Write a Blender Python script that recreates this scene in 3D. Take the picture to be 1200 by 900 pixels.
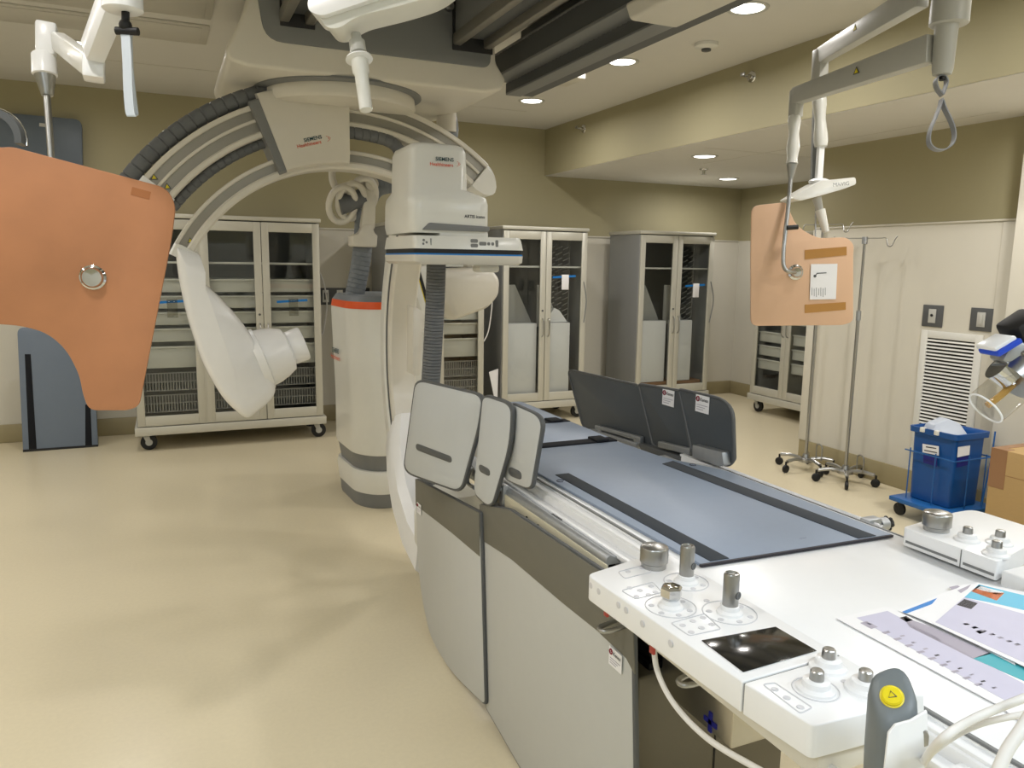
import bpy, bmesh, math, random
from mathutils import Vector, Matrix
from mathutils.geometry import interpolate_bezier
random.seed(7)
for o in list(bpy.data.objects): bpy.data.objects.remove(o)
S = bpy.context.scene; COL = S.collection; PI = math.pi; R = math.radians

# ---------------------------------------------------------------- camera
FPX, CAMH = 900.0, 1.6
YAW, PITCH, ROLL = math.atan2(408, 911), math.atan2(142, 900), math.atan2(35, 2430)
FW = Vector((math.sin(YAW)*math.cos(PITCH), math.cos(YAW)*math.cos(PITCH), -math.sin(PITCH)))
RT0 = Vector((math.cos(YAW), -math.sin(YAW), 0)); UP0 = RT0.cross(FW)
RT = RT0*math.cos(ROLL) + UP0*math.sin(ROLL); UP = -RT0*math.sin(ROLL) + UP0*math.cos(ROLL)
CAM = Vector((0, 0, CAMH))
cd = bpy.data.cameras.new('camera'); cam = bpy.data.objects.new('camera', cd); COL.objects.link(cam)
cam.matrix_world = Matrix(((RT.x, UP.x, -FW.x, 0), (RT.y, UP.y, -FW.y, 0), (RT.z, UP.z, -FW.z, CAMH), (0, 0, 0, 1)))
cd.sensor_width = 36; cd.lens = 36*FPX/1200; cd.clip_start = 0.02; cd.clip_end = 60
S.camera = cam
# survey helpers: a sight line of the photograph meets a known plane of the room
def ray(x, y): return FW*FPX + RT*(x-600) + UP*(450-y)
def aX(x, y, v): d = ray(x, y); return CAM + d*(v/d.x)
def aY(x, y, v): d = ray(x, y); return CAM + d*(v/d.y)
def aZ(x, y, v): d = ray(x, y); return CAM + d*((v-CAMH)/d.z)
def aD(x, y, v): return CAM + ray(x, y)/FPX*v
def aP(x, y, p, n): d = ray(x, y); return CAM + d*((p-CAM).dot(n)/d.dot(n))

# ---------------------------------------------------------------- world, view, lights
w = bpy.data.worlds.new('world'); S.world = w; w.use_nodes = True
w.node_tree.nodes['Background'].inputs[0].default_value = (1, .97, .92, 1)
w.node_tree.nodes['Background'].inputs[1].default_value = 0.25
S.view_settings.view_transform = 'Standard'; S.view_settings.look = 'None'
S.view_settings.gamma = 1; S.view_settings.use_curve_mapping = False
S.view_settings.exposure = 0.0
HC, HN = 3.02, 2.535
DOWN = 13.0; PANEL = 50.0
def area(name, loc, sx, sy, power, col, shape='RECTANGLE', spread=170):
    l = bpy.data.lights.new(name, 'AREA'); l.shape = shape; l.size = sx; l.energy = power; l.color = col
    if shape == 'RECTANGLE': l.size_y = sy
    l.spread = R(spread)
    o = bpy.data.objects.new(name, l); COL.objects.link(o); o.location = loc; return o
WARM = (1.0, .96, .925); COOL = (.80, .90, 1.0)
DL = [(3.03, y, HC) for y in (6.43, 4.93, 3.63, 2.1, .6)] + [(-.466, y, HC) for y in (6.22, 4.6, 3.0, 1.4)] + \
     [(-2.3, y, HC) for y in (6.2, 3.8, 1.4)] + [(5.62, 6.89, HN), (4.3, 5.6, HN), (4.3, 2.6, HN), (4.3, .6, HN)]
for p in DL: area('downlight_lamp', (p[0], p[1], p[2]-.012), .15, .15, DOWN, WARM, 'DISK')
for p in ((-1.6, -.9), (.9, -1.0), (2.9, -.9)): area('fill_panel_lamp', (p[0], p[1], HC-.03), 1.15, .55, PANEL, COOL)  # unseen cool panels behind the camera, added for more foreground light
for p in ((-2.4, 2.4), (-2.4, 4.9)): area('fill_panel_lamp', (p[0], p[1], HC-.03), .55, 1.15, PANEL*.3, WARM)  # unseen warm panels at the left, added as weak general fill

# ---------------------------------------------------------------- materials
MC = {}
def lin(c): return tuple(((v/255)/12.92 if v/255 <= .04045 else ((v/255+.055)/1.055)**2.4) for v in c)
def mat(name, rgb, rough=.5, metal=0, noise=0, scale=20, bump=0, coat=0, trans=0, ior=1.45, emit=None, aniso=None):
    if name in MC: return MC[name]
    m = bpy.data.materials.new(name); m.use_nodes = True; nt = m.node_tree; b = nt.nodes['Principled BSDF']
    c = lin(rgb)
    b.inputs['Base Color'].default_value = (*c, 1); b.inputs['Roughness'].default_value = rough
    b.inputs['Metallic'].default_value = metal; b.inputs['IOR'].default_value = ior
    if coat: b.inputs['Coat Weight'].default_value = coat; b.inputs['Coat Roughness'].default_value = .15
    if trans: b.inputs['Transmission Weight'].default_value = trans
    if emit: b.inputs['Emission Color'].default_value = (*lin(rgb), 1); b.inputs['Emission Strength'].default_value = emit
    tc = nt.nodes.new('ShaderNodeTexCoord')
    n = nt.nodes.new('ShaderNodeTexNoise'); n.inputs['Scale'].default_value = scale; n.inputs['Detail'].default_value = 5
    mp = nt.nodes.new('ShaderNodeMapping'); nt.links.new(tc.outputs['Object'], mp.inputs[0]); nt.links.new(mp.outputs[0], n.inputs['Vector'])
    if aniso: mp.inputs['Scale'].default_value = aniso
    k = noise or .02
    mx = nt.nodes.new('ShaderNodeMix'); mx.data_type = 'RGBA'
    mx.inputs['A'].default_value = (*[v*(1-k) for v in c], 1); mx.inputs['B'].default_value = (*[min(1, v*(1+k)) for v in c], 1)
    nt.links.new(n.outputs['Fac'], mx.inputs['Factor']); nt.links.new(mx.outputs['Result'], b.inputs['Base Color'])
    if bump:
        bp = nt.nodes.new('ShaderNodeBump'); bp.inputs['Strength'].default_value = bump; bp.inputs['Distance'].default_value = .01
        nt.links.new(n.outputs['Fac'], bp.inputs['Height']); nt.links.new(bp.outputs[0], b.inputs['Normal'])
    MC[name] = m; return m
def glass(name, tint=(200, 205, 205), op=.18, rough=.03):
    m = bpy.data.materials.new(name); m.use_nodes = True; nt = m.node_tree; nt.nodes.clear()
    out = nt.nodes.new('ShaderNodeOutputMaterial'); a = nt.nodes.new('ShaderNodeBsdfTransparent'); g = nt.nodes.new('ShaderNodeBsdfGlossy')
    a.inputs[0].default_value = (*lin(tint), 1); g.inputs['Roughness'].default_value = rough
    lw = nt.nodes.new('ShaderNodeLayerWeight'); pw = nt.nodes.new('ShaderNodeMath'); pw.operation = 'POWER'; pw.inputs[1].default_value = 4
    f = nt.nodes.new('ShaderNodeMath'); f.operation = 'MULTIPLY_ADD'; f.inputs[1].default_value = .5; f.inputs[2].default_value = .03
    nt.links.new(lw.outputs['Facing'], pw.inputs[0]); nt.links.new(pw.outputs[0], f.inputs[0])
    n = nt.nodes.new('ShaderNodeTexNoise'); n.inputs['Scale'].default_value = 4
    ad = nt.nodes.new('ShaderNodeMath'); ad.operation = 'MULTIPLY_ADD'; ad.inputs[1].default_value = .02
    nt.links.new(n.outputs['Fac'], ad.inputs[0]); nt.links.new(f.outputs[0], ad.inputs[2])
    mx = nt.nodes.new('ShaderNodeMixShader'); nt.links.new(ad.outputs[0], mx.inputs[0]); nt.links.new(a.outputs[0], mx.inputs[1]); nt.links.new(g.outputs[0], mx.inputs[2])
    nt.links.new(mx.outputs[0], out.inputs[0]); return m
olive = mat('olive_wall_paint', (164, 157, 126), .6, noise=.03, scale=3, bump=.03)
cream = mat('cream_wall_panel', (208, 204, 191), .45, noise=.02, scale=3)
ceil_m = mat('white_ceiling_paint', (210, 208, 202), .7, noise=.02, scale=6)
panel_m = mat('ceiling_metal_panel', (196, 193, 184), .5)
floor_m = mat('beige_sheet_vinyl', (217, 206, 177), .26, noise=.05, scale=60, bump=.006)
base_m = mat('tan_cove_base', (156, 145, 112), .4)
white = mat('white_painted_housing', (222, 222, 216), .28, coat=.3)
white2 = mat('bright_white_plastic', (236, 237, 238), .3, coat=.2)
offw = mat('ivory_shell', (214, 210, 199), .35, coat=.2)
lgrey = mat('light_grey_paint', (184, 184, 178), .4)
cabm = mat('cabinet_powder_coat', (196, 194, 182), .35, metal=.15)
cabside = mat('cabinet_grey_side', (150, 152, 152), .4, metal=.25)
alum = mat('brushed_aluminium', (170, 173, 176), .48, .85, noise=.12, scale=60, aniso=(1, 1, .05))
steel = mat('stainless_steel', (170, 170, 168), .3, 1, noise=.06, scale=80)
chrome = mat('polished_chrome', (205, 205, 205), .08, 1)
mgrey = mat('mid_grey_plastic', (120, 122, 122), .45)
dgrey = mat('dark_grey_plastic', (84, 86, 87), .5)
grooveg = mat('grey_anodised_track', (150, 147, 138), .35, metal=.6)
black = mat('black_rubber', (22, 22, 23), .5)
hosem = mat('ribbed_grey_hose', (102, 105, 108), .55, noise=.08, scale=90)
hoselt = mat('light_blue_grey_hose', (118, 124, 130), .55, noise=.06, scale=90)
orangef = mat('orange_accent_film', (226, 88, 30), .4)
kraft = mat('tan_protective_paper', (180, 124, 86), .6, noise=.35, scale=4)
kraft2 = mat('pink_tan_protective_paper', (220, 182, 150), .6, noise=.05, scale=4)
tape = mat('brown_parcel_tape', (176, 128, 66), .3, noise=.05)
cardb = mat('corrugated_cardboard', (178, 148, 100), .7, noise=.06, scale=40, aniso=(1, 1, 8))
bluep = mat('blue_bin_plastic', (12, 76, 144), .35, noise=.04)
bluew = mat('blue_coated_wire', (34, 94, 158), .3)
bluegrey = mat('blue_grey_mattress', (134, 147, 166), .42, noise=.03, scale=50)
bluegrey2 = mat('blue_grey_board', (112, 124, 140), .4, noise=.03)
bluedark = mat('slate_blue_board', (88, 98, 108), .45, noise=.03)
strip_m = mat('charcoal_strip', (50, 56, 63), .8)
strapm = mat('black_webbing', (20, 22, 27), .95, noise=.1, scale=120)
leadgrey = mat('dark_lead_vinyl', (74, 79, 83), .42, noise=.04)
leadlt = mat('light_grey_lead_cover', (186, 189, 190), .38, noise=.02)
skirtlt = mat('curtain_light_grey', (192, 193, 190), .5, noise=.02)
skirtdk = mat('curtain_dark_band', (108, 106, 96), .5, noise=.05)
bellow = mat('black_bellows', (16, 16, 17), .6)
oliveg = mat('olive_grey_metal', (112, 106, 90), .4, metal=.1)
creamst = mat('cream_anodised_strip', (204, 197, 172), .4)
paper = mat('white_paper', (236, 236, 238), .55)
lav = mat('printed_lavender', (198, 196, 216), .5, noise=.05)
ink = mat('black_ink', (40, 38, 46), .5)
inkb = mat('blue_ink', (50, 130, 205), .5)
inkc = mat('cyan_print', (100, 186, 216), .5)
inkt = mat('teal_print', (70, 170, 182), .5)
inko = mat('orange_print', (200, 106, 52), .5)
inkg = mat('green_print', (40, 120, 96), .5)
inkl = mat('grey_print', (168, 162, 176), .5)
siem = mat('teal_lettering', (0, 60, 72), .5)
heal = mat('orange_red_lettering', (208, 72, 30), .5)
marine = mat('maroon_mark', (128, 20, 44), .5)
navy = mat('navy_mark', (26, 30, 120), .5)
yel = mat('yellow_button', (226, 208, 30), .35)
traym = mat('translucent_white_tray', (212, 212, 204), .4)
wirem = mat('grey_wire_basket', (150, 150, 146), .4)
dark_in = mat('cabinet_interior', (104, 106, 103), .6)
brown = mat('brown_cardboard', (150, 112, 78), .7)
screen = mat('black_glass_screen', (34, 33, 30), .12, noise=.01)
bluestr = mat('blue_seal_strip', (24, 118, 196), .4)
amber = mat('amber_resin', (190, 150, 80), .2)
pane_m = glass('cabinet_glass', (244, 245, 244))
vial_m = glass('clear_glass', (246, 246, 244))
clearp = glass('clear_sleeve', (232, 232, 228))
cable_m = mat('white_cable', (226, 224, 220), .4)
pock = mat('pale_blue_cover', (206, 212, 220), .4)
softgrey = mat('soft_grey_key', (206, 206, 210), .4)
lightm = mat('lamp_diffuser', (255, 253, 245), .4, emit=6)

# ---------------------------------------------------------------- mesh builder
class M:
    def __init__(s): s.bm = bmesh.new(); s.mi = 0
    def _done(s, vs, bev=0, seg=2, ang=25):
        s.bm.normal_update()
        fs = set(f for v in vs for f in v.link_faces)
        bmesh.ops.recalc_face_normals(s.bm, faces=list(fs))
        if bev:
            es = set(e for f in fs for e in f.edges if len(e.link_faces) == 2 and e.calc_face_angle(0) > R(ang))
            r = bmesh.ops.bevel(s.bm, geom=list(es), offset=bev, segments=seg, affect='EDGES', profile=.5, clamp_overlap=True, material=-1)
            fs = set(f for v in s.bm.verts if v.is_valid for f in v.link_faces if f.material_index == 0 and f in fs) | set(r['faces'])
        for f in fs:
            if f.is_valid: f.material_index = s.mi; f.smooth = True
        return s
    def box(s, x0, x1, y0, y1, z0, z1, bev=0, seg=2):
        return s.prism([Vector((x0, y0, z0)), Vector((x1, y0, z0)), Vector((x1, y1, z0)), Vector((x0, y1, z0))], Vector((0, 0, z1-z0)), bev, seg)
    def prism(s, poly, vec, bev=0, seg=2, ang=25, taper=None):
        n = len(poly); a = [s.bm.verts.new(p) for p in poly]
        if taper: c = sum(poly, Vector())/n; b = [s.bm.verts.new(c+(p-c)*taper+vec) for p in poly]
        else: b = [s.bm.verts.new(p+vec) for p in poly]
        s.bm.faces.new(a[::-1]); s.bm.faces.new(b)
        for i in range(n): s.bm.faces.new((a[i], a[(i+1) % n], b[(i+1) % n], b[i]))
        for f in set(f for v in a+b for f in v.link_faces): f.material_index = s.mi
        return s._done(a+b, bev, seg, ang)
    def flat(s, poly):
        f = s.bm.faces.new([s.bm.verts.new(p) for p in poly]); f.material_index = s.mi; return s
    def loft(s, rings, cap=True, close=True):
        rs = [[s.bm.verts.new(p) for p in r] for r in rings]; n = len(rs[0])
        for a, b in zip(rs, rs[1:]):
            for i in range(n if close else n-1):
                f = s.bm.faces.new((a[i], a[(i+1) % n], b[(i+1) % n], b[i])); f.material_index = s.mi; f.smooth = True
        if cap and close:
            for r in (rs[0][::-1], rs[-1]):
                f = s.bm.faces.new(r); f.material_index = s.mi
        fs = set(f for r in rs for v in r for f in v.link_faces); bmesh.ops.recalc_face_normals(s.bm, faces=list(fs)); return s
    def lathe(s, o, axis, prof, seg=28):
        o = Vector(o); ax = Vector(axis).normalized(); u = ax.orthogonal().normalized(); v = ax.cross(u)
        return s.loft([[o+ax*h+(u*math.cos(2*PI*k/seg)+v*math.sin(2*PI*k/seg))*max(r, .0004) for k in range(seg)] for h, r in prof])
    def cyl(s, p0, p1, r0, r1=None, seg=20):
        p0, p1 = Vector(p0), Vector(p1); d = p1-p0
        return s.lathe(p0, d, [(0, r0), (d.length, r0 if r1 is None else r1)], seg)
    def tube(s, pts, r, seg=10, sub=0, rfun=None):
        P = [Vector(p) for p in pts]
        if sub: P = spline(P, sub)
        rings = []; t = (P[1]-P[0]).normalized(); u = t.orthogonal().normalized()
        for i, p in enumerate(P):
            t2 = (P[min(i+1, len(P)-1)]-P[max(i-1, 0)]).normalized(); u = (u-t2*u.dot(t2)).normalized(); v = t2.cross(u)
            rr = rfun(i, len(P)) if rfun else r
            rings.append([p+(u*math.cos(2*PI*k/seg)+v*math.sin(2*PI*k/seg))*rr for k in range(seg)])
        return s.loft(rings)
    def sphere(s, c, r, sc=(1, 1, 1), seg=18):
        c = Vector(c); n = seg//2
        return s.loft([[c+Vector((math.cos(2*PI*k/seg)*math.sin(t)*r*sc[0], math.sin(2*PI*k/seg)*math.sin(t)*r*sc[1], math.cos(t)*r*sc[2])) for k in range(seg)] for t in [max(.02, min(PI-.02, PI*i/n)) for i in range(n+1)]])
    def arc(s, c, r0, r1, y0, y1, a0, a1, n=48, bev=0):
        # a sector of a ring standing in the XZ plane
        rings = []
        for i in range(n+1):
            a = R(a0+(a1-a0)*i/n); ca, sa = math.cos(a), math.sin(a)
            if bev:
                b = bev
                q = [(r0, y0+b), (r0+b, y0), (r1-b, y0), (r1, y0+b), (r1, y1-b), (r1-b, y1), (r0+b, y1), (r0, y1-b)]
            else: q = [(r0, y0), (r1, y0), (r1, y1), (r0, y1)]
            rings.append([Vector((c[0]+r*ca, y, c[1]+r*sa)) for r, y in q])
        return s.loft(rings)
    def obox(s, p0, p1, w0, h0, w1=None, h1=None, bev=0, upv=(0, 0, 1)):
        p0, p1 = Vector(p0), Vector(p1); w1 = w1 or w0; h1 = h1 or h0; d = (p1-p0).normalized(); sd = d.cross(Vector(upv)).normalized(); up = sd.cross(d)
        a = [p0+sd*x*w0/2+up*y*h0/2 for x, y in ((-1, -1), (1, -1), (1, 1), (-1, 1))]
        b = [p1+sd*x*w1/2+up*y*h1/2 for x, y in ((-1, -1), (1, -1), (1, 1), (-1, 1))]
        A = [s.bm.verts.new(p) for p in a]; B = [s.bm.verts.new(p) for p in b]
        s.bm.faces.new(A[::-1]); s.bm.faces.new(B)
        for i in range(4): s.bm.faces.new((A[i], A[(i+1) % 4], B[(i+1) % 4], B[i]))
        for f in set(f for v in A+B for f in v.link_faces): f.material_index = s.mi
        return s._done(A+B, bev)
def spline(P, n):
    out = []
    for i in range(len(P)-1):
        p0 = P[max(i-1, 0)]; p1 = P[i]; p2 = P[i+1]; p3 = P[min(i+2, len(P)-1)]
        for k in range(n):
            t = k/n; out.append(.5*((2*p1)+(p2-p0)*t+(2*p0-5*p1+4*p2-p3)*t*t+(3*p1-p0-3*p2+p3)*t**3))
    return out+[P[-1]]
def rpoly(pts, r, n=5):
    """round the corners of a 2-D outline; r one radius or one per corner"""
    out = []; N = len(pts)
    for i, p in enumerate(pts):
        p = Vector(p); a = Vector(pts[i-1])-p; b = Vector(pts[(i+1) % N])-p
        rr = r[i] if isinstance(r, (list, tuple)) else r
        if rr <= 0: out.append((p.x, p.y)); continue
        q = min(rr, a.length*.48, b.length*.48); s0 = p+a.normalized()*q; s1 = p+b.normalized()*q
        for k in range(n+1):
            t = k/n; v = s0*(1-t)**2+p*2*t*(1-t)+s1*t*t; out.append((v.x, v.y))
    return out
OFF = {}
def obj(name, m, ma, parent=None, sharp=40):
    me = bpy.data.meshes.new(name)
    off = OFF.get(parent.name, Vector()) if parent else Vector()
    if off.length: bmesh.ops.translate(m.bm, verts=m.bm.verts[:], vec=-off)
    m.bm.to_mesh(me); m.bm.free()
    for a in (ma if isinstance(ma, (list, tuple)) else [ma]): me.materials.append(a)
    for p in me.polygons: p.use_smooth = True
    me.set_sharp_from_angle(angle=R(sharp))
    o = bpy.data.objects.new(name, me); COL.objects.link(o)
    if parent: o.parent = parent; OFF[o.name] = off
    return o
def thing(name, label, cat, loc=(0, 0, 0), group=None):
    o = bpy.data.objects.new(name, None); COL.objects.link(o); o.empty_display_size = .1
    o.location = loc; OFF[o.name] = Vector(loc); o['label'] = label; o['category'] = cat
    if group: o['group'] = group
    return o
def solo(name, m, ma, label, cat, loc=None, group=None, kind=None, sharp=40):
    vs = [v.co for v in m.bm.verts]
    if loc is None: loc = Vector(((min(v.x for v in vs)+max(v.x for v in vs))/2, (min(v.y for v in vs)+max(v.y for v in vs))/2, min(v.z for v in vs)))
    loc = Vector(loc); bmesh.ops.translate(m.bm, verts=m.bm.verts[:], vec=-loc)
    o = obj(name, m, ma, None, sharp); o.location = loc; OFF[o.name] = loc; o['label'] = label; o['category'] = cat
    if group: o['group'] = group
    if kind: o['kind'] = kind
    return o
def struct(name, m, ma, parent=None, label=None):
    o = obj(name, m, ma, parent)
    if not parent: o['kind'] = 'structure'
    if label: o['label'] = label
    return o
def copy_tree(o, loc=None, rot=None, label=None, parent=None):
    c = o.copy(); COL.objects.link(c)
    if parent: c.parent = parent
    if loc is not None: c.location = loc
    if rot is not None: c.rotation_euler = rot
    if label: c['label'] = label
    for ch in [x for x in bpy.data.objects if x.parent == o]: copy_tree(ch, parent=c)
    return c
def text(name, s, pos, u, v, h, ma, parent, ext=.0008, bold=0, align='LEFT'):
    """raised lettering: pos = baseline start, u = reading direction, v = up of the letters"""
    c = bpy.data.curves.new(name, 'FONT'); c.body = s; c.size = 1; c.extrude = 0; c.offset = bold; c.align_x = align; c.resolution_u = 3
    t = bpy.data.objects.new(name, c); COL.objects.link(t); bpy.context.view_layer.update()
    me = bpy.data.meshes.new_from_object(t.evaluated_get(bpy.context.evaluated_depsgraph_get()))
    bpy.data.objects.remove(t); bpy.data.curves.remove(c)
    u = Vector(u).normalized(); v = Vector(v).normalized(); n = u.cross(v); v = n.cross(u).normalized(); k = h/.7
    mw = Matrix(((u.x*k, v.x*k, n.x*k, pos[0]), (u.y*k, v.y*k, n.y*k, pos[1]), (u.z*k, v.z*k, n.z*k, pos[2]), (0, 0, 0, 1)))
    me.transform(Matrix.Translation(-OFF.get(parent.name, Vector()) + n*ext) @ mw); me.name = name
    me.materials.clear(); me.materials.append(ma)
    o = bpy.data.objects.new(name, me); COL.objects.link(o); o.parent = parent; return o
def P2(f, px, *a): return [f(x, y, *a) for x, y in px]

# ================================================================ THE ROOM
YB = 7.7
struct('floor', M().box(-3.6, 6.7, -2.6, 7.9, -.1, 0), floor_m)
m = M(); m.box(-3.6, 3.8, -2.6, 7.8, HC, HC+.1); m.box(3.805, 6.7, -2.6, 7.8, HN, HN+.1)
struct('ceiling', m, ceil_m)
def wallpair(name, x0, x1, y0, y1, top):
    m = M(); m.box(x0, x1, y0, y1, 1.905, top); m.mi = 1; m.box(x0, x1, y0, y1, 0, 1.905); return struct(name, m, [olive, cream])
wallpair('wall_back', -3.6, 6.6, YB, YB+.1, HC+.05)
m = M(); m.box(3.8, 3.92, -2.5, YB, HN+.004, HC+.05); struct('wall_soffit', m, olive)
wallpair('wall_alcove', 6.5, 6.6, 4.7, YB, HN+.02)
wallpair('wall_right', 4.85, 6.5, 3.1, 4.82, HN+.02)
m = M(); m.box(4.72, 6.5, -2.5, 3.1, 0, HN+.02); struct('wall_pier', m, cream)
wallpair('wall_left', -3.7, -3.6, -2.6, 7.8, HC+.05)
wallpair('wall_rear', -3.6, 6.6, -2.7, -2.6, HC+.05)
def basebd(name, x0, x1, y0, y1): struct(name, M().box(x0, x1, y0, y1, 0, .16, .006), base_m)
basebd('baseboard_back', -3.6, 6.5, YB-.015, YB); basebd('baseboard_right', 4.835, 4.85, 3.1, 4.82)
basebd('baseboard_alcove', 6.485, 6.5, 4.82, YB-.015); basebd('baseboard_pier', 4.705, 4.72, -2.5, 3.1)
basebd('baseboard_left', -3.6, -3.585, -2.6, YB-.015)
struct('trim_1', M().box(-3.6, 6.49, YB-.012, YB, 1.895, 1.91, .003), cream)
struct('trim_2', M().box(4.84, 4.85, 3.1, 4.82, 1.905, 1.918, .003), cream)
struct('trim_3', M().box(4.83, 4.85, 4.72, 4.825, .16, 1.9, .004), cream)
struct('trim_4', M().box(4.842, 4.85, 3.12, 3.26, .16, 1.9, .002), cream)
# ceiling seams and metal access panels
m = M()
for x0, x1, y0, y1 in ((-.2, .32, 5.35, 5.8), (-1.6, -.25, 4.3, 5.3), (-.2, .32, 3.3, 5.2), (-1.6, -.25, 5.42, 5.8), (.8, 1.45, 2.9, 4.1), (.8, 1.45, 1.4, 2.8), (.8, 1.45, 4.2, 4.75)):
    m.box(x0, x1, y0, y1, HC-.012, HC, .004); m.box(x0+.04, x1-.04, y0+.04, y1-.04, HC-.016, HC-.012, .003)
struct('trim_5', m, panel_m)
m = M()
for p in (((-.6, 6.6), (1.9, 6.6)), ((2.0, 6.9), (3.2, 6.9))):
    m.box(p[0][0], p[1][0], p[0][1]-.004, p[0][1]+.004, HC-.002, HC)
m.box(4.6, 4.608, 3.2, 6.0, HN-.002, HN); m.box(4.0, 6.4, 5.2, 5.208, HN-.002, HN)
struct('trim_6', m, panel_m)
# recessed downlights
for i, p in enumerate(DL):
    nm = {0: 'round recessed downlight in the ceiling nearest the back wall, right of the ceiling tracks', 1: 'middle recessed downlight of the row beside the soffit',
          2: 'recessed downlight nearest the camera in the row beside the soffit', 5: 'recessed downlight behind the white spring arm at the left', 12: 'recessed downlight in the lowered alcove ceiling'}.get(i, 'round recessed downlight outside the view')
    t = thing('recessed_downlight', nm, 'downlight', (p[0], p[1], p[2]-.03), 'recessed downlights')
    z = p[2]
    obj('trim_ring', M().lathe((p[0], p[1], z), (0, 0, -1), [(0, .118), (.006, .116), (.009, .105), (.004, .092), (.0, .09)]), lgrey, t)
    obj('lamp_lens', M().lathe((p[0], p[1], z-.001), (0, 0, -1), [(0, .09), (.004, .085), (.006, .06)]), lightm, t)
# frames above the added fill panels, all out of view
for x, y, a, b in ((-1.6, -.9, 1.15, .55), (.9, -1., 1.15, .55), (2.9, -.9, 1.15, .55), (-2.4, 2.4, .55, 1.15), (-2.4, 4.9, .55, 1.15)):
    t = thing('fill_light_panel', 'rectangular fill light panel added outside the view', 'ceiling light', (x, y, HC-.03), 'added fill light panels')
    m = M(); m.box(x-a/2-.03, x+a/2+.03, y-b/2-.03, y+b/2+.03, HC-.022, HC, .004); obj('frame', m, white, t)
# smoke detector, sprinklers
p = aZ(828, 51, HC)
t = thing('smoke_detector', 'round white smoke detector on the ceiling beside the soffit', 'smoke detector', (p.x, p.y, HC-.05))
obj('base', M().lathe((p.x, p.y, HC), (0, 0, -1), [(0, .075), (.02, .075), (.028, .06), (.034, .045)]), white, t)
obj('sensor_cage', M().lathe((p.x, p.y, HC-.03), (0, 0, -1), [(0, .032), (.016, .03), (.02, .018)]), dgrey, t)
for q, lab in (((881, 90), 'chrome wall sprinkler on the soffit, the one nearer the smoke detector'), ((684, 151), 'chrome wall sprinkler on the soffit near the back wall')):
    p = aX(*q, 3.8)
    t = thing('wall_sprinkler', lab, 'sprinkler', p, 'soffit sprinklers')
    obj('escutcheon', M().lathe(p, (-1, 0, 0), [(0, .04), (.008, .036), (.012, .016), (.04, .012)]), chrome, t)
    m = M(); m.tube([p+Vector((-.035, -.018, 0)), p+Vector((-.06, -.014, 0)), p+Vector((-.075, 0, 0)), p+Vector((-.06, .014, 0)), p+Vector((-.035, .018, 0))], .004, 8, 4)
    m.box(p.x-.085, p.x-.078, p.y-.022, p.y+.022, p.z-.003, p.z+.02, .001); obj('deflector', m, steel, t)
p = aZ(825, 198, HN)
t = thing('ceiling_sprinkler', 'small pendant sprinkler in the alcove ceiling', 'sprinkler', (p.x, p.y, HN-.05))
obj('escutcheon', M().lathe((p.x, p.y, HN), (0, 0, -1), [(0, .045), (.008, .04), (.014, .015), (.05, .012)]), chrome, t)
obj('deflector', M().lathe((p.x, p.y, HN-.05), (0, 0, -1), [(0, .012), (.002, .028), (.004, .028)]), steel, t)
# return air grille in the right wall
t = thing('air_grille', 'white louvred return air grille low on the right wall', 'vent', (4.85, 3.53, .3))
y0, y1, z0, z1 = 3.31, 3.76, .30, 1.175
m = M(); X1 = 4.85
m.box(X1-.012, X1, y0, y0+.05, z0, z1, .003); m.box(X1-.012, X1, y1-.05, y1, z0, z1, .003); m.box(X1-.012, X1, y0+.05, y1-.05, z0, z0+.05, .003); m.box(X1-.012, X1, y0+.05, y1-.05, z1-.05, z1, .003)
obj('grille_frame', m, white, t)
obj('duct_opening', M().box(X1-.003, X1, y0+.05, y1-.05, z0+.05, z1-.05), black, t)
m = M(); n = 32
for i in range(n):
    z = z0+.06+(z1-z0-.12)*i/(n-1)
    m.prism([Vector((X1-.014, y0+.05, z-.010)), Vector((X1-.012, y0+.05, z-.0115)), Vector((X1-.002, y0+.05, z-.001)), Vector((X1-.004, y0+.05, z+.0005))], Vector((0, y1-y0-.1, 0)))
obj('louvres', m, white, t)
# wall plates
def plate(name, lab, X1, y, z, w_, h_, kind):
    t = thing(name, lab, 'wall plate', (X1, y, z-h_/2))
    obj('cover_plate', M().box(X1-.008, X1, y-w_/2, y+w_/2, z-h_/2, z+h_/2, .002), dgrey, t)
    obj('insert', M().box(X1-.013, X1-.008, y-.028, y+.028, z-.048, z+.048, .002), lgrey, t)
    m = M()
    if kind: m.cyl((X1-.013, y, z+.005), (X1-.019, y, z+.005), .009)
    else: m.box(X1-.019, X1-.013, y-.013, y+.013, z-.032, z+.032, .002)
    obj('key', m, black if kind else lgrey, t)
plate('socket_plate', 'dark square wall plate with a round jack, above left of the grille', 4.85, 3.69, 1.277, .155, .15, 1)
plate('switch_plate', 'dark square wall plate with a rocker switch, above right of the grille', 4.85, 3.335, 1.277, .155, .15, 0)
plate('pier_switch_plate', 'wall plate at the right edge of the photo on the pier', 4.72, 2.93, 1.49, .09, .15, 0)
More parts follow.
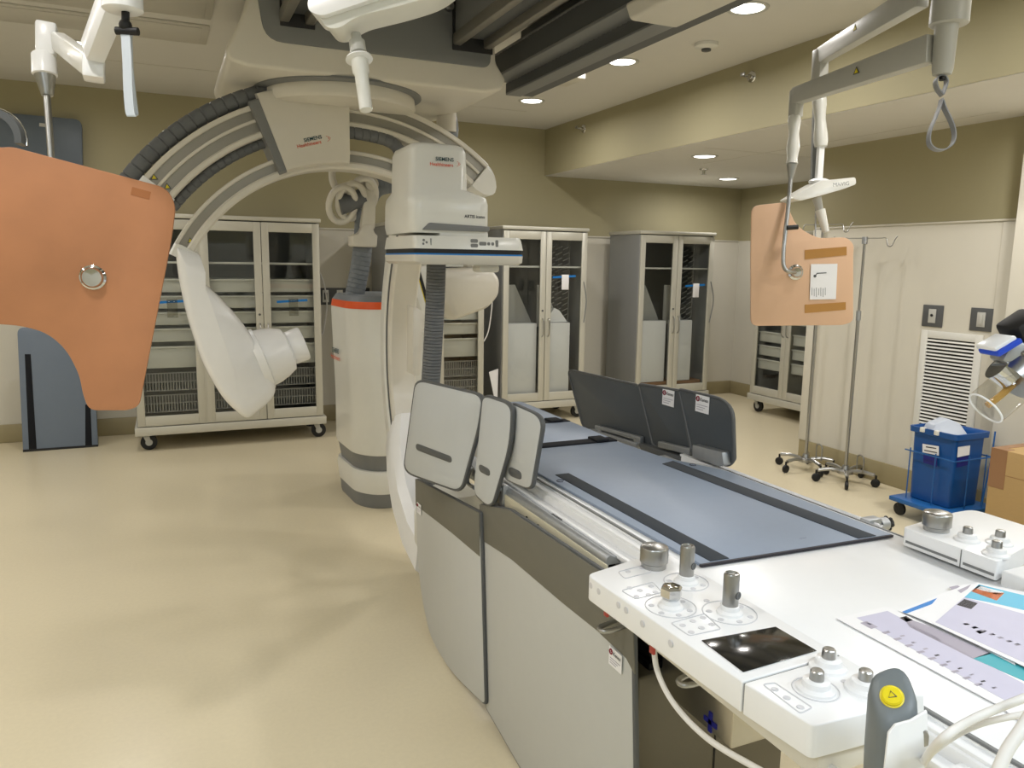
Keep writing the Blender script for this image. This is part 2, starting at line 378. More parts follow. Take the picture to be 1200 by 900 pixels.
# dark outlet strip on the back wall
t = thing('outlet_strip', 'dark outlet plate with two sockets on the back wall beside the tall cabinet', 'wall plate', (1.52, YB, 1.18))
obj('cover_plate', M().box(1.36, 1.86, YB-.01, YB, 1.165, 1.33, .002), dgrey, t)
for x in (1.42, 1.56):
    s = obj('socket', M().box(x-.03, x+.03, YB-.016, YB-.01, 1.19, 1.31, .003), white, t)
    obj('socket_face', M().box(x-.016, x+.016, YB-.019, YB-.016, 1.215, 1.285, .002), dgrey, s)
t = solo('low_wall_box', M().box(1.5, 1.6, YB-.02, YB, .9, 1.05, .003), dgrey, 'small dark box on the back wall under the outlet plate', 'wall plate')
solo('wall_cable', M().tube([aY(x, y, YB-.05) for x, y in ((374, 318), (379, 330), (382, 345), (383, 362), (379, 388), (376, 392))], .007, 8, 4), cable_m, 'pale cable hanging down beside the tall cabinet at the back wall', 'cable', group=None)

# ================================================================ CABINETS
def cabinet(x0, x1, yF, doors, lab, back, left_open=False, top=1.955):
    """stands in its own frame facing -Y; loc = front-left foot"""
    t = thing('supply_cabinet', lab, 'cabinet', (x0, yF, 0)); W = x1-x0; Dp = .62
    b = Vector((x0, yF, 0))
    m = M(); a = (x0, yF)
    m.box(x0, x0+.025, yF+.02, yF+Dp, .2, top-.03, .003); m.box(x1-.025, x1, yF+.02, yF+Dp, .2, top-.03, .003)
    m.mi = 1; m.box(x0+.02, x1-.02, yF+Dp-.02, yF+Dp, .2, top-.03); m.box(x0+.02, x1-.02, yF+.03, yF+Dp, .19, .215); m.box(x0+.02, x1-.02, yF+.03, yF+Dp, top-.06, top-.03)
    obj('carcass', m, [cabside, dark_in], t)
    obj('top_cap', M().box(x0-.012, x1+.012, yF-.012, yF+Dp+.01, top-.035, top, .008), cabm, t)
    obj('base_frame', M().box(x0-.02, x1+.02, yF-.015, yF+Dp+.01, .135, .205, .006), cabm, t)
    for d in doors[:-1]:
        pass
    for dv in back: obj('divider', M().box(x0+dv-.012, x0+dv+.012, yF+.0, yF+Dp-.03, .21, top-.05, .002), cabm, t)
    obj('shelf', M().box(x0+.03, x1-.03, yF+.05, yF+Dp-.03, 1.555, 1.572, .002), white, t)
    for i, (u0, u1, hs) in enumerate(doors):
        d0, d1 = x0+u0, x0+u1; z0, z1 = .212, top-.045; fw = .06
        m = M(); m.box(d0, d0+fw, yF-.004, yF+.018, z0, z1, .004); m.box(d1-fw, d1, yF-.004, yF+.018, z0, z1, .004)
        m.box(d0+fw-.001, d1-fw+.001, yF-.004, yF+.018, z0, z0+.085, .004); m.box(d0+fw-.001, d1-fw+.001, yF-.004, yF+.018, z1-.08, z1, .004)
        dr = obj('door', m, cabm, t)
        obj('glass_pane', M().box(d0+fw-.003, d1-fw+.003, yF+.004, yF+.009, z0+.08, z1-.075), pane_m, dr)
        hx = d1-fw*.5 if hs > 0 else d0+fw*.5
        obj('handle', M().tube([(hx, yF-.004, .87), (hx, yF-.034, .89), (hx, yF-.04, .96), (hx, yF-.034, 1.03), (hx, yF-.004, 1.05)], .006, 8, 4), steel, dr)
        if hs > 0: obj('lock', M().cyl((hx, yF-.004, 1.13), (hx, yF-.01, 1.13), .01), dgrey, dr)
    for cx in (x0+.06, x1-.06):
        for cy in (yF+.07, yF+Dp-.07):
            c = obj('caster', M().box(cx-.045, cx+.045, cy-.04, cy+.04, .125, .137, .002).obox((cx, cy-.026, .13), (cx+.02, cy-.026, .065), .05, .005, .03, .005, upv=(0, 1, 0)).obox((cx, cy+.026, .13), (cx+.02, cy+.026, .065), .05, .005, .03, .005, upv=(0, 1, 0)), lgrey, t)
            obj('wheel', M().lathe((cx+.02, cy-.018, .0665), (0, 1, 0), [(0, .012), (.001, .05), (.004, .065), (.032, .065), (.036, .05)]), black, c)
            obj('wheel_hub', M().cyl((cx+.02, cy-.022, .0665), (cx+.02, cy-.016, .0665), .028), lgrey, c)
    return t
D2 = [(0.005, .47, 1), (.475, .945, -1)]
cabA = cabinet(-.285, 1.24, 6.93, [(.005, .535, 1), (.55, 1.03, 1), (1.035, 1.52, -1)], 'wide grey three-door glass cabinet against the back wall behind the curved arm', [.5425])
cabA2 = cabinet(1.85, 2.8, 6.93, D2, 'grey glass-door cabinet mostly hidden behind the white detector column', [.47])
cabB = cabinet(2.99, 3.925, 6.93, [(.005, .465, 1), (.47, .93, -1)], 'grey two-door glass cabinet right of the detector, white sheets inside', [])
cabC = cabinet(4.56, 5.52, 6.93, [(.005, .475, 1), (.48, .955, -1)], 'grey two-door glass cabinet nearest the alcove, brown carton strip at its foot', [])
cabD = cabinet(0, 1.0, 0, [(.005, .495, 1), (.5, .995, -1)], 'grey wheeled glass cabinet in the alcove seen below the small tan shield', [.497])
cabD.location = (5.88, 6.64, 0); cabD.rotation_euler = (0, 0, -PI/2)
# trays and baskets (shared meshes, each one an object)
def tray_mesh(w_, h_, d_=.45):
    m = M(); t = .006
    m.box(0, w_, 0, t, 0, h_, .001); m.box(0, w_, d_-t, d_, 0, h_); m.box(0, t, t, d_-t, 0, h_); m.box(w_-t, w_, t, d_-t, 0, h_); m.box(t, w_-t, t, d_-t, 0, t)
    m.box(-.008, w_+.008, -.014, .002, h_-.016, h_, .003); return m
def basket_mesh(w_, h_, d_=.45):
    m = M()
    for z in (0, h_*.5, h_): m.box(-.002, w_+.002, -.003, .003, z-.004, z+.004); m.box(-.002, .004, 0, d_, z-.004, z+.004); m.box(w_-.004, w_+.002, 0, d_, z-.004, z+.004)
    k = int(w_/.022)
    for i in range(k+1):
        x = w_*i/k; m.box(x-.004, x+.004, -.002, .002, 0, h_)
    m.box(0, w_, 0, d_, -.003, 0); return m
TL = [(1.32, .11), (1.185, .105), (1.05, .105), (.91, .11), (.69, .18)]; BL = [(.50, .145), (.32, .14)]
names = {}
rown = ['topmost', 'second from top', 'third from top', 'fourth from top', 'deep lowest']
def fill(xa, xb, yF, where, skip=()):
    key = round(xb-xa, 3)
    for i, (z, h) in enumerate(TL):
        if i in skip: continue
        k = ('t', key, h)
        if k not in names:
            o = obj('storage_tray', tray_mesh(xb-xa, h), traym); names[k] = o
        else: o = copy_tree(names[k])
        o.location = (xa, yF+.06, z); o['label'] = '%s white storage tray %s' % (rown[i], where); o['category'] = 'tray'; o['group'] = 'white storage trays in the cabinets'
    for i, (z, h) in enumerate(BL):
        k = ('b', key, h)
        if k not in names: o = obj('mesh_basket', basket_mesh(xb-xa, h), wirem); names[k] = o
        else: o = copy_tree(names[k])
        o.location = (xa, yF+.06, z); o['label'] = '%s grey slatted basket %s' % (('upper', 'lower')[i], where); o['category'] = 'basket'; o['group'] = 'grey mesh baskets in the cabinets'
fill(-.24, .235, 6.93, 'behind the left door of the wide cabinet')
fill(.29, .765, 6.93, 'behind the middle door of the wide cabinet')
fill(.79, 1.2, 6.93, 'behind the right door of the wide cabinet')
fill(2.345, 2.76, 6.93, 'in the half hidden cabinet, right bay')
fill(1.885, 2.3, 6.93, 'in the half hidden cabinet, left bay')
# trays of the alcove cabinet (its doors face -X)
for i, (z, h) in enumerate([(1.0, .18), (.79, .1), (.64, .1), (.49, .1)]):
    for j, wd in enumerate(('left', 'right')):
        o = copy_tree(names[('t', .41, .11)]) if ('t', .41, .11) in names else obj('storage_tray', tray_mesh(.42, .11), traym)
        o.location = (5.94, 6.60-j*.5, z); o.rotation_euler = (0, 0, -PI/2)
        o['label'] = '%s pale tray in the %s bay of the alcove cabinet' % (rown[i], wd); o['category'] = 'tray'; o['group'] = 'trays in the alcove cabinet'
m = M()
for z in [.3+i*.045 for i in range(30)]: m.box(5.92, 5.95, 6.615, 6.632, z, z+.015)
solo('runner_rail', m, dark_in, 'notched runner rail inside the left edge of the alcove cabinet', 'shelf rail')
# contents of the two sheet cabinets
def sheets(x0, w_, yF, where, zb):
    g = 'white sheets in the glass cabinets'
    for j, (a, b, zt) in enumerate(((x0+.07, x0+.40, 1.0), (x0+.50, x0+.50+(.28 if w_ < .95 else .25), 1.0))):
        solo('white_carton', M().box(a, b, yF+.05, yF+.16, zb, zt, .003), white2, '%s tall white carton standing in %s' % (('left', 'right')[j], where), 'carton', group=g)
    for j, (a, b) in enumerate(((x0+.16, x0+.44), (x0+.49, x0+.76))):
        p = [Vector((a, yF+.24, .95)), Vector((b, yF+.24, .95)), Vector((b-.02, yF+.24, 1.02)), Vector((a+.08, yF+.24, 1.38)), Vector((a, yF+.24, 1.38))]
        solo('grey_panel', M().prism(p, Vector((0, .012, 0)), .002), lgrey, '%s grey slanted sheet behind the carton in %s' % (('left', 'right')[j], where), 'panel', group='slanted sheets in the glass cabinets')
    # catheter rack of slanted pegs
    t = thing('peg_rack', 'wire rack of slanted pegs in %s' % where, 'rack', (x0+.88, yF+.3, .25))
    xr = x0+w_-.05
    obj('rack_upright', M().box(xr-.012, xr, yF+.28, yF+.32, .25, 1.85, .003), wirem, t)
    m = M()
    for i in range(26):
        z = .3+i*.058
        for k in range(3): m.obox((xr-.02-k*.085, yF+.26, z+.025), (xr-.095-k*.085, yF+.26, z-.008), .012, .007)
    obj('pegs', m, wirem, t)
sheets(2.99, .935, 6.93, 'the cabinet right of the detector', .22)
sheets(4.56, .96, 6.93, 'the cabinet nearest the alcove', .33)
solo('brown_carton', M().box(4.63, 5.46, 6.98, 7.25, .217, .325, .003), brown, 'low brown carton along the bottom of the cabinet nearest the alcove', 'carton')
solo('white_carton', M().prism([Vector((x, 7.02, z)) for x, z in ((3.49, 1.005), (3.76, 1.005), (3.67, 1.12), (3.61, 1.15))], Vector((0, .06, 0)), .002), white2, 'folded white packet lying on the right carton in the cabinet with two doors', 'packet')
solo('tissue_sheet', M().prism([aY(x, y, 6.97) for x, y in ((573, 436), (584, 432), (583, 470), (580, 470))], Vector((0, .004, 0))), paper, 'white sheet of paper sticking out between the cabinets', 'paper')
# blue seal strips with paper tags on the doors
for (xc, z, lab) in ((.02, 1.245, 'left door of the wide cabinet'), (.99, 1.245, 'right door of the wide cabinet'), (3.66, 1.47, 'right door of the cabinet beside the detector'), (5.28, 1.385, 'right door of the cabinet nearest the alcove')):
    t = thing('seal_strip', 'blue seal strip with a tag on the %s' % lab, 'tag', (xc, 6.93, z-.1), 'blue seal strips')
    obj('strip', M().obox((xc-.13, 6.922, z-.008), (xc+.13, 6.922, z+.006), .004, .02), bluestr, t)
    obj('tag_sleeve', M().box(xc-.03, xc+.05, 6.916, 6.919, z-.13, z+.02, .001), paper if xc > 1 else clearp, t)
# cable loops beside the cabinets
for pts, lab in ((((571, 318), (577, 345), (573, 385), (567, 400)), 'thin white cable loop between the two cabinets behind the detector'), (((684, 330), (687, 352), (684, 378)), 'thin dark cable loop beside the cabinet right of the detector'), (((833, 330), (836, 352), (831, 378)), 'thin dark cable loop beside the cabinet nearest the alcove')):
    solo('loop_cable', M().tube([aY(x, y, 6.88) for x, y in pts], .006, 8, 5), cable_m if 'white' in lab else mgrey, lab, 'cable')

# blue-grey boards leaning against the back wall
def board(px, lab, nm, ma, lean, strips=None):
    p3 = [aP(x, y, Vector((0, 7.25 if lean else 7.62, 0)), Vector((0, 1, -.12 if lean else 0)).normalized()) for x, y in px]
    return p3
n1 = Vector((0, 1, -.11)).normalized(); o1 = Vector((0, 7.27, 0))
t = thing('table_pad_board', 'blue grey long board with two dark strips leaning against the back wall', 'board', (-.85, 7.3, 0))
q = rpoly([(20, 384), (108, 380), (115, 524), (27, 530)], [8, 8, 0, 0]); obj('board_face', M().prism([aP(x, y, o1, n1) for x, y in q], n1*.03, .003), bluegrey2, t)
for a in (((29, 415), (36, 415), (43, 527), (34, 528)), ((100, 474), (106, 474), (108, 524), (100, 524))):
    obj('strip', M().prism([aP(x, y, o1, n1)-n1*.003 for x, y in a], n1*.004, .001), strapm, t)
obj('foot_edge', M().prism([aP(x, y, o1, n1)-n1*.004 for x, y in ((27, 527), (115, 521), (115, 524.5), (27, 530.5))], n1*.04), black, t)
t = thing('wall_board', 'slate blue board with rounded corners behind the steel rod at upper left', 'board', (-.85, 7.62, 1.2))
q = rpoly([(-6, 131), (96, 140), (98, 240), (-6, 240)], [10, 10, 4, 4]); obj('board_face', M().prism([aY(x, y, 7.60) for x, y in q], Vector((0, .03, 0)), .004), bluedark, t)
obj('name_tag', M().prism([aY(x, y, 7.597) for x, y in ((46, 144), (55, 145), (55, 149), (46, 148))], Vector((0, .003, 0))), lgrey, t)

# ================================================================ CEILING TRACKS
def rail(name, lab, x0, x1, z0, z1, y0, y1):
    t = thing(name, lab, 'track', ((x0+x1)/2, y1, z0), 'ceiling tracks')
    xm = (x0+x1)/2
    obj('track_body', M().box(x0, x1, y0, y1, z0+.06, z1, .004), mgrey, t)
    m = M(); m.box(x0-.012, x0+.035, y0, y1, z0, z0+.06, .008); m.box(x1-.035, x1+.012, y0, y1, z0, z0+.06, .008); obj('edge_profile', m, grooveg, t)
    obj('track_groove', M().box(x0+.035, x1-.035, y0, y1-.002, z0+.045, z0+.062), dgrey, t)
    return t
rail('ceiling_track', 'grey ceiling track ending in the left notch of the gantry carriage', .585, .73, 2.76, HC, -1.5, 4.45)
rail('ceiling_track', 'grey twin-edged ceiling track ending in the right notch of the gantry carriage', 1.49, 1.69, 2.76, HC, -1.5, 4.45)
t = thing('cable_duct', 'pleated dark grey ceiling cable duct right of the carriage', 'cable duct', (2.1, 4.8, 2.6))
def pleat(x0, x1, y0, y1, z0, z1, p=.045):
    m = M(); n = int((y1-y0)/p); ring = []
    for i in range(n*2+1):
        y = y0+(y1-y0)*i/(n*2); d = .006 if i % 2 else 0
        ring.append([Vector((x0-d, y, z0)), Vector((x1, y, z0)), Vector((x1, y, z1)), Vector((x0-d, y, z1))])
    return m.loft(ring)
obj('pleated_cover', pleat(1.905, 2.10, -1.5, 4.60, 2.725, 2.844), dgrey, t)
obj('pleated_cover', pleat(2.015, 2.20, -1.5, 4.66, 2.652, 2.712), dgrey, t)
m = M(); m.box(1.895, 2.16, -1.5, 4.62, 2.710, 2.728, .004); m.box(2.005, 2.11, -1.5, 4.64, 2.640, 2.653, .004); m.box(1.90, 2.1, -1.5, 4.62, 2.844, 2.86, .004); obj('edge_profile', m, mgrey, t)
obj('duct_spine', M().box(2.04, 2.2, -1.5, 4.5, 2.712, 2.99, .004), dgrey, t)
m = M(); m.prism([Vector((x, -1.2, z)) for x, z in ((1.84, 2.70), (1.87, 2.632), (2.11, 2.632), (2.13, 2.66), (2.13, 2.70))], Vector((0, 4.2, 0)), .02, 4); obj('white_cover', m, offw, t)
obj('slot_strip', M().box(2.225, 2.275, 3.1, 4.2, 2.75, 2.76, .002), white, t)
rail('ceiling_track', 'grey ceiling track nearest the row of downlights', 2.335, 2.395, 2.75, HC, -1.5, 4.28)
solo('ceiling_block', M().box(2.62, 2.86, 5.15, 5.45, 2.93, HC, .005), offw, 'small white block on the ceiling at the end of the pleated duct', 'ceiling box')
solo('ceiling_box', M().box(-.52, -.2, 3.0, 4.3, HC-.07, HC, .004).cyl((-.3, 4.15, HC-.07), (-.3, 4.15, HC-.085), .03), lgrey, 'small grey access box on the ceiling above the hanging strap', 'ceiling box')
solo('ceiling_rail_post', M().box(-.62, -.5, 3.6, 4.6, HC-.1, HC, .004), mgrey, 'grey channel on the ceiling at the upper left', 'ceiling box')

# ================================================================ CEILING-MOUNTED GANTRY (lateral plane)
CX, CZ, GY = .965, 1.17, 4.5; cc = (CX, CZ)
G = thing('ceiling_gantry', 'large white ceiling-hung curved imaging arm with grey hoses and cone tube head', 'imaging machine', (CX, 4.62, 2.52))
# carriage
m = M()
sec = [(.46, 2.97), (.42, 2.82), (.315, 2.60), (.33, 2.555), (.42, 2.535), (1.68, 2.535), (1.78, 2.56), (1.80, 2.62), (1.74, 2.70), (1.72, 2.97)]
m.prism([Vector((x, 4.16, z)) for x, z in sec], Vector((0, 1.05, 0)), .02, 3, 20)
car = obj('carriage_shell', m, offw, G)
fp = rpoly([(.455, 2.995), (1.71, 2.995), (1.70, 2.665), (.50, 2.665)], [0, 0, .05, .09])
obj('carriage_face', M().prism([Vector((x, 4.148, z)) for x, z in fp], Vector((0, .03, 0)), .004), mgrey, car)
obj('notch', M().box(.575, .745, 4.14, 4.155, 2.742, 2.996, .003), black, car); obj('notch', M().box(1.475, 1.71, 4.14, 4.155, 2.735, 2.996, .003), black, car)
m = M()
for x in (.545, 1.45): m.cyl((x, 4.12, 2.95), (x, 4.2, 2.95), .026); m.cyl((x, 4.12, 2.95), (x, 4.10, 2.95), .014)
obj('roller', m, steel, car)
m = M(); m.lathe((CX-.01, 4.62, 2.54), (0, 0, -1), [(0, .47), (.012, .47), (.02, .45)], 48); obj('turntable_recess', m, mgrey, G)
m = M(); m.lathe((CX-.005, 4.62, 2.53), (0, 0, -1), [(0, .40), (.01, .425), (.06, .432), (.08, .42), (.09, .38)], 56); obj('turntable', m, offw, G)
# outer slide
Y0, Y1 = GY, GY+.17
m = M(); m.arc(cc, 1.19, 1.335, Y0+.018, Y1, 49.5, 141.2, 60); outer = obj('outer_slide', m, grooveg, G)
m = M(); m.arc(cc, 1.318, 1.345, Y0, Y1+.004, 49.5, 141.2, 60, .004); m.arc(cc, 1.255, 1.272, Y0+.002, Y0+.03, 50, 141, 60, .003); m.arc(cc, 1.172, 1.205, Y0-.004, Y1+.004, 49.5, 141.2, 60, .008)
obj('slide_lips', m, offw, outer)
m = M(); m.arc(cc, 1.165, 1.35, Y0-.006, Y1+.01, 141.0, 142.6, 3, .006); obj('end_cap', m, white2, outer)
m = M()
for a, e in ((49.5, 1), ):
    rings = []
    for i in range(9):
        t_ = i/8; k = math.sqrt(max(0, 1-t_*t_*.98)); ang = R(49.6-t_*6.5); rm = 1.245; hw = .105*k
        rings.append([Vector((CX+r*math.cos(ang), y, CZ+r*math.sin(ang))) for r, y in ((rm-hw, Y0+.03), (rm-hw*.7, Y0-.012*k), (rm+hw*.7, Y0-.012*k), (rm+hw, Y0+.03), (rm+hw, Y1-.02), (rm+hw*.7, Y1), (rm-hw*.7, Y1), (rm-hw, Y1-.02))])
    m.loft(rings)
obj('end_cap', m, white, outer)
# inner C
m = M(); m.arc(cc, .97, 1.045, Y0+.028, Y1-.01, 30, 151.2, 70); inner = obj('inner_arm', m, grooveg, G)
m = M(); m.arc(cc, .942, .985, Y0+.0, Y1, 30, 157, 70, .010); m.arc(cc, 1.028, 1.05, Y0+.016, Y1-.005, 30, 151.0, 70, .004); obj('arm_lips', m, offw, inner)
# carrier
m = M(); n = 20
def carr_ring(a, ext=0):
    a = R(a); q = [(.963, Y0+.0), (.972, Y0-.05), (.995, Y0-.062), (1.355, Y0-.062), (1.383, Y0-.05), (1.392, Y0+.0), (1.392, Y1+.05), (.963, Y1+.03)]
    return [Vector((CX+r*math.cos(a), y, CZ+r*math.sin(a))) for r, y in q]
m.loft([carr_ring(89.6+(110.3-89.6)*i/n) for i in range(n+1)]); carrier = obj('carrier', m, offw, G)
m = M(); m.arc(cc, .962, 1.36, Y0-.05, Y1, 110.3, 112.6, 3, .01); obj('carrier_side', m, mgrey, carrier)
m = M(); m.arc(cc, 1.34, 1.46, Y0+.0, Y1-.02, 76.5, 100, 12, .006); obj('hanger_block', m, offw, G)
m = M(); m.box(1.24, 1.268, Y0-.005, Y0+.03, 2.445, 2.475, .003); obj('stop_block', m, black, outer)
# lettering on the carrier
def yrot(a): return Vector((math.cos(R(a)), 0, math.sin(R(a))))
lp = aY(356.5, 166.5, Y0-.063); lp2 = aY(348.5, 173.8, Y0-.063)
uu = (aY(378, 162, Y0-.063)-lp).normalized(); vv = Vector((-uu.z, 0, uu.x))
text('lettering', 'SIEMENS', lp, uu, vv, .019, siem, carrier, bold=.02)
text('lettering', 'Healthineers', lp2, uu, vv, .0185, heal, carrier, bold=.012)
def dots(p, u, v, s, n, parent, ma):
    m = M()
    for i, (a, b) in enumerate(((0, 1), (.5, .75), (1, .45), (1.3, 0), (1, -.45), (.5, -.75), (0, -1), (.55, .2), (.55, -.2))):
        c = p+u*a*s+v*b*s; r = s*.17
        m.lathe(c, n, [(0, r), (.0008, r)], 8)
    obj('dot_mark', m, ma, parent)
dots(aY(383.5, 162.5, Y0-.063), uu, vv, .013, Vector((0, -1, 0)), carrier, heal)
# warning triangles
def warn(p, u, v, n, s, parent):
    m = M(); a = [p-u*s-v*s*.7, p+u*s-v*s*.7, p+v*s*1.05]; m.prism([x for x in a], n*.0012); m.mi = 1
    c = sum(a, Vector())/3; m.prism([c+(x-c)*.62+n*.0012 for x in a], n*.0006); obj('warning_mark', m, [yel, dgrey] if 0 else [dgrey, yel], parent)
for px in ((180.5, 207.5), (196, 218.5)):
    warn(aY(*px, Y0+.015), Vector((1, 0, .1)).normalized(), Vector((-.1, 0, 1)).normalized(), Vector((0, -1, 0)), .019, outer)
warn(aY(223, 282, Y0+.026), Vector((1, 0, .1)).normalized(), Vector((-.1, 0, 1)).normalized(), Vector((0, -1, 0)), .017, inner)
# hoses on the rings
def hose_arc(r, y, a0, a1, rad, n=60): return [Vector((CX+r*math.cos(R(a0+(a1-a0)*i/n)), y, CZ+r*math.sin(R(a0+(a1-a0)*i/n)))) for i in range(n+1)]
def ribbed(P, rad, seg=14, step=.05, depth=.10):
    # swept tube with sharp rings: dense resampling along its length
    L = [0]
    for a, b in zip(P, P[1:]): L.append(L[-1]+(b-a).length)
    tot = L[-1]; k = max(2, int(tot/step)); Q = []; RR = []
    def at(s):
        for i in range(len(P)-1):
            if L[i+1] >= s: return P[i].lerp(P[i+1], (s-L[i])/max(1e-9, L[i+1]-L[i]))
        return P[-1].copy()
    for i in range(k):
        for f_, rr in ((0, 1-depth), (.06, 1), (.9, 1.02), (.96, 1-depth)): Q.append(at(tot*(i+f_)/k)); RR.append(rad*rr)
    Q.append(at(tot)); RR.append(rad)
    return M().tube(Q, rad, seg, 0, lambda i, n: RR[i])
obj('outer_hose', ribbed(hose_arc(1.395, Y0+.06, 145.5, 101, .04)+[Vector((.74, Y0+.08, 2.56))], .044, 16, .06), hosem, G)
obj('inner_hose', ribbed(hose_arc(1.150, Y0+.07, 143, 112, .028, 30), .027, 12, .04), hosem, G)
hp = hose_arc(1.150, Y0+.02, 92, 78, .03, 14)+[Vector((CX+x, Y0+.02, CZ+z)) for x, z in ((.285, 1.105), (.315, 1.07), (.325, 1.03), (.315, .99), (.30, .96))]
obj('inner_hose', ribbed(spline(hp, 3), .036, 14, .042), hosem, G)
# tube head
def shell(f, val, px, depth, bulge, ny=9, rot=None):
    """closed shell whose outline is given on the mid plane and shrinks towards both faces"""
    P = [f(x, y, val) for x, y in px]; c = sum(P, Vector())/len(P); rings = []
    for i in range(ny+1):
        t_ = -1+2*i/ny; k = (1-abs(t_)**bulge)**(1/bulge) if abs(t_) < 1 else 0
        k = .8+.2*k
        rings.append([c+(p-c)*k+Vector((0, t_*depth/2, 0)) for p in P])
    return rings
px = rpoly([(205, 287), (233, 296), (233, 326), (262, 352), (293, 389), (320, 440), (322, 458), (314, 470), (291, 488), (284, 487), (262, 468), (238, 428), (219, 372), (209, 325)], [3, 3, 8, 15, 25, 12, 6, 6, 5, 5, 20, 30, 30, 15], 4)
m = M(); m.loft(shell(aY, Y0+.085, px, .30, 2.6, 12)); head = obj('tube_housing', m, white2, G, 60)
m = M(); m.prism([aY(x, y, Y0-.01) for x, y in ((204.5, 285), (213, 287), (232, 297), (233, 300), (236, 330), (226, 322), (226, 298))], Vector((0, .02, 0)), .003); 
m.arc(cc, .925, 1.05, Y0-.008, Y1+.006, 151.0, 154.5, 4, .01); obj('arm_socket', m, white, head)
a0 = aY(306, 421, Y0+.085); ax = (aY(356, 402, Y0+.085)-a0); ln = ax.length; ax.normalize()
m = M(); m.lathe(a0, ax, [(-.02, .262), (0, .27), (.012, .268), (.016, .255), (.05, .245), (.08, .222), (.12, .19), (ln-.075, .135), (ln-.07, .138), (ln-.03, .138), (ln, .15), (ln+.004, .143)], 40)
m2 = M(); k = .66
m2.lathe(a0, ax, [(-.03, .262*k), (0, .275*k), (.012, .275*k), (.016, .255*k), (.06, .248*k), (.11, .225*k), (.16, .19*k), (ln-.085, .145*k), (ln-.08, .15*k), (ln-.01, .152*k), (ln, .145*k)], 40)
m.bm.free(); obj('collimator_cone', m2, white2, head)
# lateral detector behind the other one
px = rpoly([(500, 316), (566, 312), (577, 326), (576, 345), (563, 360), (524, 374), (520, 372), (503, 345)], 6)
m = M(); m.loft(shell(aY, Y0+.10, px, .34, 3, 8)); dh = obj('detector_housing', m, offw, G, 60)
pa, pb = aY(489, 318, Y0-.02), aY(503, 368, Y0-.02)
dirv = (pb-pa).normalized(); nn = Vector((-dirv.z, 0, dirv.x)); 
if nn.x > 0: nn = -nn
def lay(o0, o1, ma, nm, z0=0, ln_=1.0):
    m = M(); a, b = pa-dirv*.02, pa+dirv*((pb-pa).length+.02)
    poly = [a+nn*o0, a+nn*o1, b+nn*o1, b+nn*o0]; m.prism(poly, Vector((0, .36, 0)), .004); return obj(nm, m, ma, dh)
lay(-.09, -.02, white, 'detector_body'); lay(-.02, .0, black, 'detector_band'); lay(.0, .005, yel, 'detector_stripe'); lay(.005, .045, white, 'detector_face')
m = M(); m.arc(cc, .86, 1.03, Y0+.03, Y1-.02, 22, 34, 8, .02); obj('arm_socket', m, offw, dh)

# supply hose from the carriage down to the floor stand with its ring holder
H = thing('supply_hose', 'thick blue grey supply hose sagging from behind the arm into the floor stand', 'hose', (1.25, 5.05, 1.35))
P = spline([Vector(p) for p in ((1.72, 4.95, 2.56), (1.75, 5.0, 2.42), (1.62, 5.02, 2.25), (1.42, 5.03, 2.12), (1.27, 5.04, 2.07), (1.20, 5.04, 1.95), (1.19, 5.05, 1.80), (1.17, 5.06, 1.6), (1.12, 5.06, 1.36))], 6)
obj('hose_body', ribbed(P, .062, 16, .03, .03), hoselt, H)
obj('ceiling_elbow', M().cyl((1.72, 4.95, 2.60), (1.72, 4.95, 2.44), .065), offw, H)
Hd = thing('hose_holder', 'white holder with three rings carrying the blue grey hose', 'hose holder', (1.1, 5.0, 2.0))
def hp3(x, y): return aY(x, y, 4.98)
obj('drop_rod', M().tube([Vector((hp3(389, 195).x, 4.98, 2.53)), hp3(389, 190), hp3(390, 212), hp3(397, 222), hp3(410, 222)], .022, 12, 6), offw, Hd)
for x, y in ((401, 240), (412, 236), (425, 230)):
    c = hp3(x, y); m = M(); rr = .105; pts = [c+Vector((math.cos(a)*rr*.80, -math.sin(a)*.07, math.sin(a)*rr)) for a in [2*PI*i/24 for i in range(25)]]
    m.tube(pts, .020, 10); obj('ring', m, offw, Hd)
obj('hose_inset', M().cyl(hp3(398, 241)+Vector((0, .02, 0)), hp3(427, 231)+Vector((0, .02, 0)), .06), hosem, Hd)
obj('top_bar', M().obox(hp3(396, 221), hp3(436, 209), .05, .045, bev=.012), offw, Hd)
obj('pivot', M().cyl(hp3(434, 216)-Vector((0, .05, 0)), hp3(434, 216)+Vector((0, .05, 0)), .042), offw, Hd)
obj('drop_link', M().obox(hp3(434, 213), hp3(430, 268), .06, .07, .07, .09, bev=.012, upv=(1, 0, 0)), offw, Hd)
c = hp3(425, 278)
obj('clamp', M().prism([hp3(x, y)-Vector((0, .04, 0)) for x, y in rpoly([(411, 276), (419, 274), (424, 263), (434, 263), (438, 274), (441, 276), (440, 290), (412, 289)], 3)], Vector((0, .14, 0)), .008), offw, Hd)

